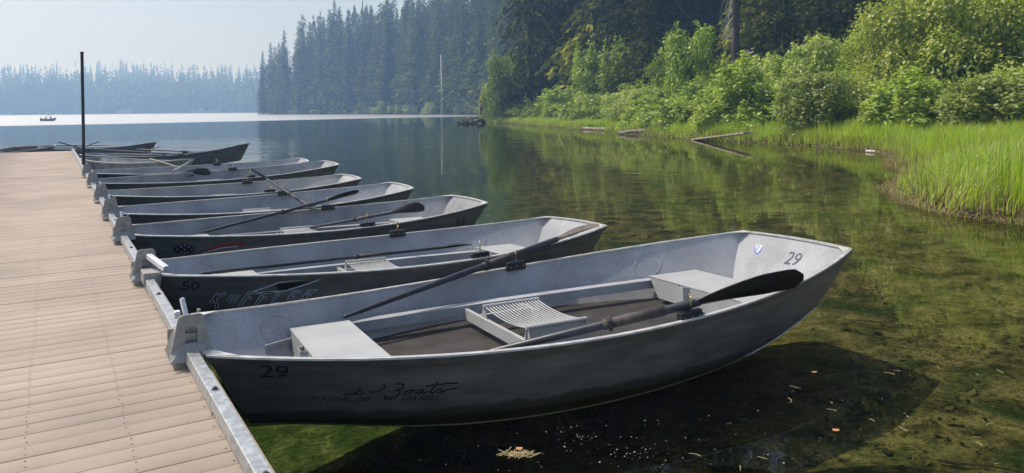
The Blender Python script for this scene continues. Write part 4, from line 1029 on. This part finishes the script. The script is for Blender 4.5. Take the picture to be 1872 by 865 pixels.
# ------------------------------------------------------------------ sedge along the shore (one stuff object) and dry litter
def grass():
    gr = np.random.default_rng(9)
    pts = []
    # near field in front of the shrubs
    def sample(n, x0, x1, y0, y1, dmax, dmin=-.35):
        P = np.c_[gr.uniform(x0, x1, n), gr.uniform(y0, y1, n)]; d = sdist(P); lim = dmax(P) if callable(dmax) else dmax
        return P[(d > dmin) & (d < lim)], None
    A, _ = sample(330000, 7.5, 27, 11.5, 36, lambda P: np.where(P[:, 1] < 34, 16., 4.))
    # keep what lies in front of the shrub line
    bx = np.array([18, 20.0, 23, 26, 30]); by = np.array([36.5, 33, 30, 27, 23])
    A = A[(A[:, 1] < np.interp(A[:, 0], bx, by, left=38) + .5) & (np.abs(A[:, 0] / A[:, 1]) < .74)]
    B, _ = sample(300000, 5, 20, 34, 76, 4.2, -.3); C, _ = sample(200000, -6, 8, 70, 114, 2.6, -.2)
    r = gr.random(len(A)); near_w = np.clip(26 / np.hypot(*A.T), .4, 1.2); A = A[r < near_w * .8]
    B = B[gr.random(len(B)) < .75]; P = np.concatenate([A, B, C]); d = sdist(P); rag = .25 + .45 * wob(P, .7, 7) + .25 * wob(P, .27, 1); P = P[(d > rag) | ((gr.random(len(P)) < .16) & (d > -.30))]
    for a_, c_, w_ in ((at(836, 226, z=.1), at(905, 222, z=.3), 2.2), (at(1040, 234, z=.1), at(1115, 237, z=.12), .9), (at(1130, 243, z=.1), at(1245, 242, z=.16), .7), (at(1270, 255, z=.1), at(1368, 243, z=.6), .6)):
        a_ = np.array(a_[:2]); c_ = np.array(c_[:2]); ab = c_ - a_; t = np.clip(((P - a_) @ ab) / (ab @ ab), 0, 1); q_ = P - (a_ + t[:, None] * ab); P = P[(np.hypot(*q_.T) > w_) | ((P[:, 1] > a_[1] + (c_[1] - a_[1]) * .5 + w_ * 1.2))]
    n = len(P)
    d = sdist(P); z0 = height(P) - .02; dist = P[:, 1]
    clump = .5 + .5 * wob(P, .55, 4); H_ = (.62 + .42 * clump + .25 * gr.random(n)) * np.clip(.42 + d * .55, .3, 1.05); H_ *= np.where((dist > 34) & (dist < 60), 1.12, np.where(dist >= 60, .8, 1.0)) * (.72 + .38 * (wob(P, 3.1, 5) * .5 + .5)) * gr.uniform(.55, 1.15, n)
    bend = np.clip(.15 + .30 * wob(P, 1.9, 2) + gr.normal(0, .20, n), .02, 1.0); az = gr.uniform(0, 2 * np.pi, n) * .5 + 2.8 + 1.2 * wob(P, 1.6, 6)
    u = np.c_[np.cos(az), np.sin(az)]; wd = np.where(dist > 34, .018, .011) * gr.uniform(.6, 1.6, n); wa = gr.uniform(0, np.pi, n); s_ = np.c_[np.cos(wa), np.sin(wa)] * wd[:, None]
    ts = [0, .4, .75, 1.0]; lv = []
    for t in ts:
        off = u * (bend * H_ * t ** 2.2)[:, None]; zz = z0 + H_ * (t - .35 * bend * t ** 3); c = P + off; k = (1 - t) ** .6 if t < 1 else .08
        lv.append((np.c_[c - s_ * k, zz], np.c_[c + s_ * k, zz]))
    V = np.stack([q for l in lv for q in l], 1).reshape(-1, 3); b0 = np.arange(n)[:, None] * 8
    Q = np.concatenate([b0 + np.array([[2 * i, 2 * i + 1, 2 * i + 3, 2 * i + 2]]) for i in range(3)], 1).reshape(-1, 4)
    me = np_mesh('sedge', V, Q, ML_GRASS); me.materials.append(ML_GRASS2); me.materials.append(ML_DRY)
    pale = (gr.random(n) < .07 + .50 * (wob(P, 2.1, 8) > .15)) & (bend > .10); dry = gr.random(n) < np.where(d < .5, .36, .07)
    me.polygons.foreach_set('material_index', np.repeat(np.where(dry, 2, np.where(pale, 1, 0)), 3).astype(np.int32))
    tag(link('sedge', me), 'tall bright green sedge growing along the right shore', 'grass', kind='stuff')
    # dry blades lying along the waterline
    P = []
    A, _ = sample(90000, 7, 17, 12, 36, .45, -.45); B, _ = sample(60000, 0, 16, 34, 100, .4, -.3); P = np.concatenate([A[:16000], B[:9000]]); n = len(P)
    a = gr.uniform(0, 2 * np.pi, n); l = gr.uniform(.08, .36, n); zz = np.maximum(height(P), 0) + gr.uniform(.005, .05, n); tilt = np.abs(gr.normal(0, .35, n))
    c = np.c_[P, zz]; A_ = np.c_[np.cos(a) * l, np.sin(a) * l, tilt * l]; B_ = np.c_[-np.sin(a), np.cos(a), 0 * a] * .007
    tag(link('dry_reeds', np_mesh('dry_reeds', *kites(c, A_, B_), ML_DRY)), 'dry brown sedge litter lying along the waterline', 'litter', kind='stuff')
grass()

# ------------------------------------------------------------------ logs, roots, plank on the shore
def log(label, a, c, r0, r1, m, wig=.05, n=9, name='driftwood_log', seed=0, stubs=0):
    gg = random.Random(seed); a = Vector(a); c = Vector(c); o = empty(name, (a + c) / 2); tag(o, label, 'log'); mid = (a + c) / 2; b = MB(); k = 9
    pts = [a.lerp(c, i / k) - mid + Vector((0, gg.uniform(-wig, wig), gg.uniform(-wig, wig) * .6)) for i in range(k + 1)]
    b.tube(pts, [(r0 + (r1 - r0) * i / k) * gg.uniform(.85, 1.15) for i in range(k + 1)], n); b.build('trunk', m, o)
    if stubs:
        b = MB()
        for i in range(stubs):
            p = pts[gg.randrange(1, k)]; b.tube([p, p + Vector((gg.uniform(-.4, .4), gg.uniform(-.2, .2), gg.uniform(.2, .7)))], [.05, .02], 5)
        b.build('stubs', m, o)
    return o
log('dark root mass jutting into the lake at the tip of the bank', at(836, 226, z=.10), at(884, 221, z=.35), .12, .36, M_MUD, .30, seed=1, stubs=9)
log('bleached big log on which the fisherman stands', at(843, 219, z=.5), at(912, 208, z=1.2), .12, .26, M_LOG, .16, seed=2, stubs=5)
log('thin pale branch lying level behind the fisherman', at(866, 207, Y=104), at(884, 205.5, Y=104), .05, .04, M_LOG, .05, seed=3)
log('pale floating log right of the bank tip against the sedge', at(1050, 234, z=.10), at(1115, 237, z=.12), .12, .15, M_LOG, .03, seed=4)
log('dark knotty log at the right end of the pale floating log', at(1040, 229, z=.3), at(1060, 231, z=.25), .22, .18, M_MUD, .1, seed=5)
log('rough brown log with roots lying at the waterline', at(1130, 243, z=.12), at(1190, 239, z=.28), .10, .20, M_LOG, .1, seed=6, stubs=3)
log('dark brown root pile at the waterline, left of the tilted plank', at(1190, 241, z=.15), at(1245, 242, z=.16), .16, .10, M_MUD, .12, seed=7, stubs=4)
o = empty('tilted_plank', at(1320, 250, z=.25)); tag(o, 'flat weathered plank tilted out of the water against the sedge', 'plank'); a = at(1270, 255, z=.03) - o.location; c = at(1368, 243, z=.62) - o.location
b = MB(); b.beam(a, c, .55, .09); b.build('board', M_LOG, o, bevel=.01)
log('short pale driftwood stick at the edge of the near sedge', at(1665, 306, z=.05), at(1690, 314, z=.08), .05, .03, M_SNAG, .02, seed=8)
log('dark thin branch poking out of the near sedge litter', at(1716, 364, z=.05), at(1742, 352, z=.25), .02, .03, M_MUD, .02, seed=9)
log('short pale log floating beside the nearest sedge', at(1584, 276, z=.06), at(1600, 277, z=.06), .05, .05, M_SNAG, .02, seed=10)
log('far pale log at the foot of the wooded point', at(764, 203, Y=300), at(778, 199, Y=302), .25, .2, M_SNAG, .1, seed=11)

# ------------------------------------------------------------------ people
def skin_body(name, joints, edges, radii, m, parent, root_i=0, sub=1):
    me = bpy.data.meshes.new(name); me.from_pydata(joints, edges, []); me.materials.append(m); o = link(name, me, parent)
    s = o.modifiers.new('skin', 'SKIN'); 
    for i, r in enumerate(radii): me.skin_vertices[0].data[i].radius = (r, r) if me.skin_vertices else None
    return o
def skinned(name, joints, edges, radii, m, parent, rooti=0):
    me = bpy.data.meshes.new(name); me.from_pydata(joints, edges, []); o = link(name, me, parent)
    o.modifiers.new('skin', 'SKIN'); me.skin_vertices.new() if hasattr(me.skin_vertices, 'new') else None
    if not me.skin_vertices:
        bpy.context.view_layer.objects.active = o; o.select_set(True)
    for i, r in enumerate(radii):
        sv_ = me.skin_vertices[0].data[i]; sv_.radius = (r, r); sv_.use_root = (i == rooti)
    su = o.modifiers.new('sub', 'SUBSURF'); su.levels = 1; su.render_levels = 1
    dg = bpy.context.evaluated_depsgraph_get(); dg.update(); nm = bpy.data.meshes.new_from_object(o.evaluated_get(dg)); o.modifiers.clear(); o.data = nm
    nm.materials.clear(); nm.materials.append(m)
    return o
M_SKIN = mat('skin', (.42, .27, .20), .6); M_TAN = mat('tan_shirt', (.42, .26, .19), .8, 0, .2, 10); M_JEANS = mat('dark_trousers', (.025, .03, .05), .85); M_HAIR = mat('dark_cap', (.03, .025, .02), .8)
M_GREYS = mat('grey_jacket', (.16, .17, .20), .8); M_HATP = mat('pale_hat', (.55, .53, .50), .8)
def person(label, loc, rz, seated=False, shirt=M_TAN, legs=M_JEANS, hat=M_HAIR, scale=1.0, arms='rod'):
    r = empty('person', loc, rz); r.scale = (scale,) * 3; tag(r, label, 'person')
    hp = .92 if not seated else .48
    kn = [(-.10, .06, .48), (.10, .10, .49)] if not seated else [(-.12, .42, .46), (.12, .42, .46)]
    ft = [(-.11, 0, .06), (.12, .06, .06)] if not seated else [(-.12, .48, .04), (.12, .48, .04)]
    T = [(0, 0, hp), (0, 0, hp + .22), (0, .02, hp + .44), (0, .03, hp + .55), (0, .05, hp + .66), (0, .06, hp + .76)]
    sh_ = hp + .47; el = [(-.25, .10, hp + .20), (.25, .10, hp + .20)]; ha = [(-.10, .36, hp + .26), (.10, .34, hp + .22)]
    J = T + [(-.09, 0, hp - .03), kn[0], ft[0], (.09, 0, hp - .03), kn[1], ft[1], (-.19, .02, sh_), el[0], ha[0], (.19, .02, sh_), el[1], ha[1]]
    E_ = [(0, 1), (1, 2), (2, 3), (3, 4), (4, 5), (0, 6), (6, 7), (7, 8), (0, 9), (9, 10), (10, 11), (2, 12), (12, 13), (13, 14), (2, 15), (15, 16), (16, 17)]
    rad = [.13, .12, .13, .055, .085, .075, .09, .06, .045, .09, .06, .045, .06, .045, .032, .06, .045, .032]
    skinned('body', J, E_, rad, M_SKIN, r)
    Js = [T[0], T[1], T[2], J[12], J[13], J[15], J[16]]; skinned('shirt', Js, [(0, 1), (1, 2), (2, 3), (3, 4), (2, 5), (5, 6)], [.15, .145, .15, .075, .06, .075, .06], shirt, r)
    Jt = [T[0], J[6], J[7], (J[8][0], J[8][1], J[8][2] + .06), J[9], J[10], (J[11][0], J[11][1], J[11][2] + .06)]
    skinned('trousers', Jt, [(0, 1), (1, 2), (2, 3), (0, 4), (4, 5), (5, 6)], [.145, .11, .08, .065, .11, .08, .065], legs, r)
    b = MB(); c = Vector(T[5]) + Vector((0, -.01, .03)); 
    b.tube([c + Vector((0, 0, -.03)), c + Vector((0, 0, .02)), c + Vector((0, 0, .07))], [.10, .095, .05], 12); b.tube([c + Vector((0, .02, -.025)), c + Vector((0, .02, -.015))], .13, 14); b.build('hat', hat, r)
    return r
pf = at(880, 211.5, Y=101); person('person fishing on the log at the tip of the bank, tan shirt, dark trousers', (pf.x, pf.y, pf.z), R(70), scale=1.08)
b = MB(); fo = empty('fishing_rod', (pf.x, pf.y, pf.z + 1.05)); b.tube([(-.2, .1, 0), (-1.6, .5, .9)], [.012, .004], 5); b.build('rod', M_BLACK, fo); tag(fo, 'thin fishing rod held by the person on the log', 'fishing rod')

# distant fishing boat with two people aboard
bp_ = at(89, 221.5, z=0); fb = empty('fishing_boat', (bp_.x, bp_.y, 0), R(-4)); tag(fb, 'small dark motor boat with two people far out on the bright water', 'boat')
fbS = Shape(3.9, [.45, .72, .70, .15], [.62, .50, .52, .85], .1, .5); b = MB(); T_ = [i / 20 for i in range(21)]; V_ = [0, .5, 1]
for sd_ in (1, -1):
    b.grid([[fbS.S(t, v, sd_) - Vector((1.95, 0, 0)) for v in V_] for t in T_], flip=(sd_ < 0)); b.grid([[fbS.S(t, v, sd_, -.03) - Vector((1.95, 0, 0)) for v in V_] for t in T_], flip=(sd_ > 0))
for t in (0, 1): b.add([fbS.chine(t, 1) - Vector((1.95, 0, 0)), fbS.top(t, 1) - Vector((1.95, 0, 0)), fbS.top(t, -1) - Vector((1.95, 0, 0)), fbS.chine(t, -1) - Vector((1.95, 0, 0))], [(0, 1, 2, 3)])
b.grid([[fbS.chine(t, 1) - Vector((1.95, 0, -.1)), fbS.chine(t, -1) - Vector((1.95, 0, -.1))] for t in T_]); b.build('hull', M_EXT, fb)
b = MB(); b.box((-.7, 0, .34), (.3, 1.1, .05)); b.box((.6, 0, .34), (.3, 1.1, .05)); b.build('thwarts', M_BENCH, fb)
b = MB(); b.box((-2.1, 0, .62), (.28, .26, .38), taper=.8); b.box((-2.15, 0, .15), (.1, .12, .7)); b.build('outboard_motor', M_BLACK, fb, bevel=.03)
b = MB(); b.tube([(.05, 0, .3), (.05, 0, 1.7)], .03, 6); b.tube([(.05, 0, 1.62), (.05, 0, 1.70), (.05, 0, 1.86)], [.5, .48, .06], 12); b.build('sun_shade', M_EXT, fb)
person('person in a grey jacket seated towards the stern of the distant boat', (bp_.x - .7, bp_.y, 0), R(-90), True, M_GREYS, M_JEANS, M_HATP)
person('person in a pale top seated forward in the distant boat', (bp_.x + .55, bp_.y, 0), R(80), True, M_HATP, M_GREYS, M_HAIR)

# grey car half hidden behind the shrubs
def car():
    D = 70; x = (1400 - 936) / F_PX * D; z = at(1400, 86, Y=D).z - 1.5; r = empty('parked_car', (x, D, z), R(8)); tag(r, 'grey car parked in the shade behind the willow bushes, only its roof showing', 'car')
    m = mat('grey_car_paint', (.22, .23, .26), .35, .3); gl = mat('dark_car_glass', (.02, .025, .03), .1)
    prof = [(-2.1, .35), (-2.15, .75), (-1.7, .92), (-1.2, 1.42), (-.5, 1.5), (.5, 1.48), (1.15, 1.0), (2.0, .85), (2.15, .55), (2.1, .35)]
    b = MB(); M = Matrix.Translation((0, .85, 0)) @ Matrix.Rotation(R(90), 4, 'X'); b.prism(prof, M, 1.7); b.build('body', m, r, bevel=.06)
    for s in (-1, 1):
        b = MB(); M = Matrix.Translation((0, .853 * s if s > 0 else -.853, 0)) @ Matrix.Rotation(R(90), 4, 'X'); b.prism([(-1.4, .95), (-1.1, 1.36), (-.05, 1.42), (-.05, .95)], M, .004); b.prism([(.05, .95), (.05, 1.42), (.45, 1.40), (1.0, 1.0)], M, .004); b.build('side_window', gl, r)
        for x_ in (-1.35, 1.35):
            b = MB(); b.tube([(x_, s * .66, .33), (x_, s * .87, .33)], .33, 18); w = b.build('wheel', M_BLACK, r); b = MB(); b.tube([(x_, s * .85, .33), (x_, s * .885, .33)], .2, 14); b.build('rim', M_STEEL, w)
car()

# ------------------------------------------------------------------ flecks, leaves and straw floating on the water, twigs on the bed
def bed_litter():
    gr = np.random.default_rng(21); n = 26000; P = np.c_[gr.uniform(.6, 11, n), gr.uniform(3.2, 17, n)]; d = sdist(P); P = P[(d < -.1) & (np.abs(P[:, 0] / P[:, 1]) < .8)]; P = P[gr.random(len(P)) < .35 + .5 * (wob(P, .8, 3) > 0)]; n = len(P)
    z = height(P) + .012; a = gr.normal(.3, .9, n); l = gr.lognormal(-3.3, .6, n).clip(.012, .17); t = gr.normal(0, .12, n)
    me = np_mesh('bed_litter', *kites(np.c_[P, z], np.c_[np.cos(a) * l, np.sin(a) * l, np.abs(t) * l], np.c_[-np.sin(a), np.cos(a), 0 * a] * (l * gr.uniform(.06, .30, n))[:, None]), leaf_mat('sunken_litter', [(.010, .009, .004), (.03, .026, .010), (.09, .075, .03), (.17, .14, .07)], .0, .9, .1))
    tag(link('bed_litter', me), 'sunken leaves and twigs covering the shallow lake bed', 'litter', kind='stuff')
bed_litter()
def flecks():
    gr = np.random.default_rng(4); P = []
    for (cx, cy, sx_, sy_, n) in ((1180, 805, 190, 40, 90), (1060, 800, 30, 14, 30), (1150, 828, 25, 10, 30), (1400, 740, 160, 60, 60), (1480, 700, 40, 30, 30), (1700, 740, 150, 90, 70), (980, 810, 130, 40, 30), (950, 290, 170, 40, 90), (620, 300, 120, 40, 40), (1150, 380, 200, 30, 40)):
        for _ in range(n):
            px, py = gr.normal(cx, sx_), gr.normal(cy, sy_)
            if py > 240 and px > 530:
                p = at(px, py, z=.004); P.append((p.x, p.y))
    P = np.array(P); n = len(P); a = gr.uniform(0, 6.28, n); l = np.clip(gr.lognormal(-5.15, .45, n), .003, .016) * np.clip(P[:, 1] / 6, 1, 4); q = gr.uniform(.4, 1, n)
    c = np.c_[P, np.full(n, .004)]; A = np.c_[np.cos(a) * l, np.sin(a) * l, 0 * a]; B = np.c_[-np.sin(a) * l * q * .5, np.cos(a) * l * q * .5, 0 * a]
    tag(link('floating_flecks', np_mesh('floating_flecks', *kites(c, A, B), mat('pale_pollen_fleck', (.42, .44, .42), .8))), 'pale flecks of pollen and fluff floating on the calm water', 'debris', kind='stuff')
    b = MB(); gg = random.Random(2)
    for _ in range(26):
        px, py = gg.uniform(1130, 1850), gg.uniform(640, 860); 
        if px < 1560 and py < 700: continue
        p = at(px, py, z=.006); a = gg.uniform(0, 6.28); l = gg.uniform(.03, .09); bow = gg.uniform(-.4, .4)
        pts = [Vector((p.x + math.cos(a) * l * t - math.sin(a) * bow * l * t * (1 - t) * 2, p.y + math.sin(a) * l * t + math.cos(a) * bow * l * t * (1 - t) * 2, .005)) for t in (0, .25, .5, .75, 1)]
        b.tube(pts, .0018, 4)
    o = b.build('floating_straws', mat('dry_straw', (.45, .36, .19), .8)); tag(o, 'thin dry straws scattered on the water right of the nearest boat', 'debris', kind='stuff')
    c = at(942, 834, z=.006); o = empty('straw_clump', (c.x, c.y, .006)); tag(o, 'clump of golden dry straw floating below the middle of the nearest boat', 'straw'); b = MB()
    for _ in range(60):
        a = gg.gauss(.6, .7); l = gg.uniform(.03, .11); x, y = gg.gauss(0, .045), gg.gauss(0, .02); b.tube([(x, y, gg.uniform(0, .01)), (x + math.cos(a) * l, y + math.sin(a) * l * .6, gg.uniform(0, .015))], .002, 4)
    b.build('straws', bpy.data.materials['dry_straw'], o)
    lm_ = mat('fallen_leaf', (.42, .20, .10), .7)
    for (px, py, lab) in ((1528, 786, 'small reddish leaf floating right of the dark boat shadow'), (949, 820, 'small brown leaf floating just behind the straw clump'), (1488, 680, 'small pale leaf in the dark water by the bow')):
        c = at(px, py, z=.006); b = MB(); a = gg.uniform(0, 6); b.add([(.03 * math.cos(a + t) * (1 if i % 2 else .6), .02 * math.sin(a + t), .002 * (i % 2)) for i, t in enumerate([k * math.pi / 4 for k in range(8)])], [tuple(range(8))])
        o = b.build('fallen_leaf', lm_); o.location = c; tag(o, lab, 'leaf')
    b = MB(); pts = []
    for i in range(9): p = at(1715 + i * 20, 822 + i * 3.2 + 2 * math.sin(i), z=-.4); pts.append((p.x, p.y, ground_z(p.x, p.y) + .03))
    b.tube(pts, [.012 - .001 * i for i in range(9)], 5); o = b.build('sunken_branch', M_MUD); tag(o, 'thin dark branch lying on the lake bed at the lower right', 'branch')
flecks()

# ------------------------------------------------------------------ haze
hz = bpy.data.materials.new('haze'); hz.use_nodes = True; N = hz.node_tree.nodes; L = hz.node_tree.links; N.remove(N['Principled BSDF'])
pv = N.new('ShaderNodeVolumePrincipled'); pv.inputs['Color'].default_value = (.34, .58, 1.0, 1); pv.inputs['Absorption Color'].default_value = (1, 1, 1, 1)
pv.inputs['Density'].default_value = .00115; pv.inputs['Anisotropy'].default_value = .4; L.new(pv.outputs[0], N['Material Output'].inputs['Volume'])
b = MB(); b.box((-300, 500, 86), (5600, 6200, 190)); o = b.build('haze', hz); tag(o, kind='stuff');
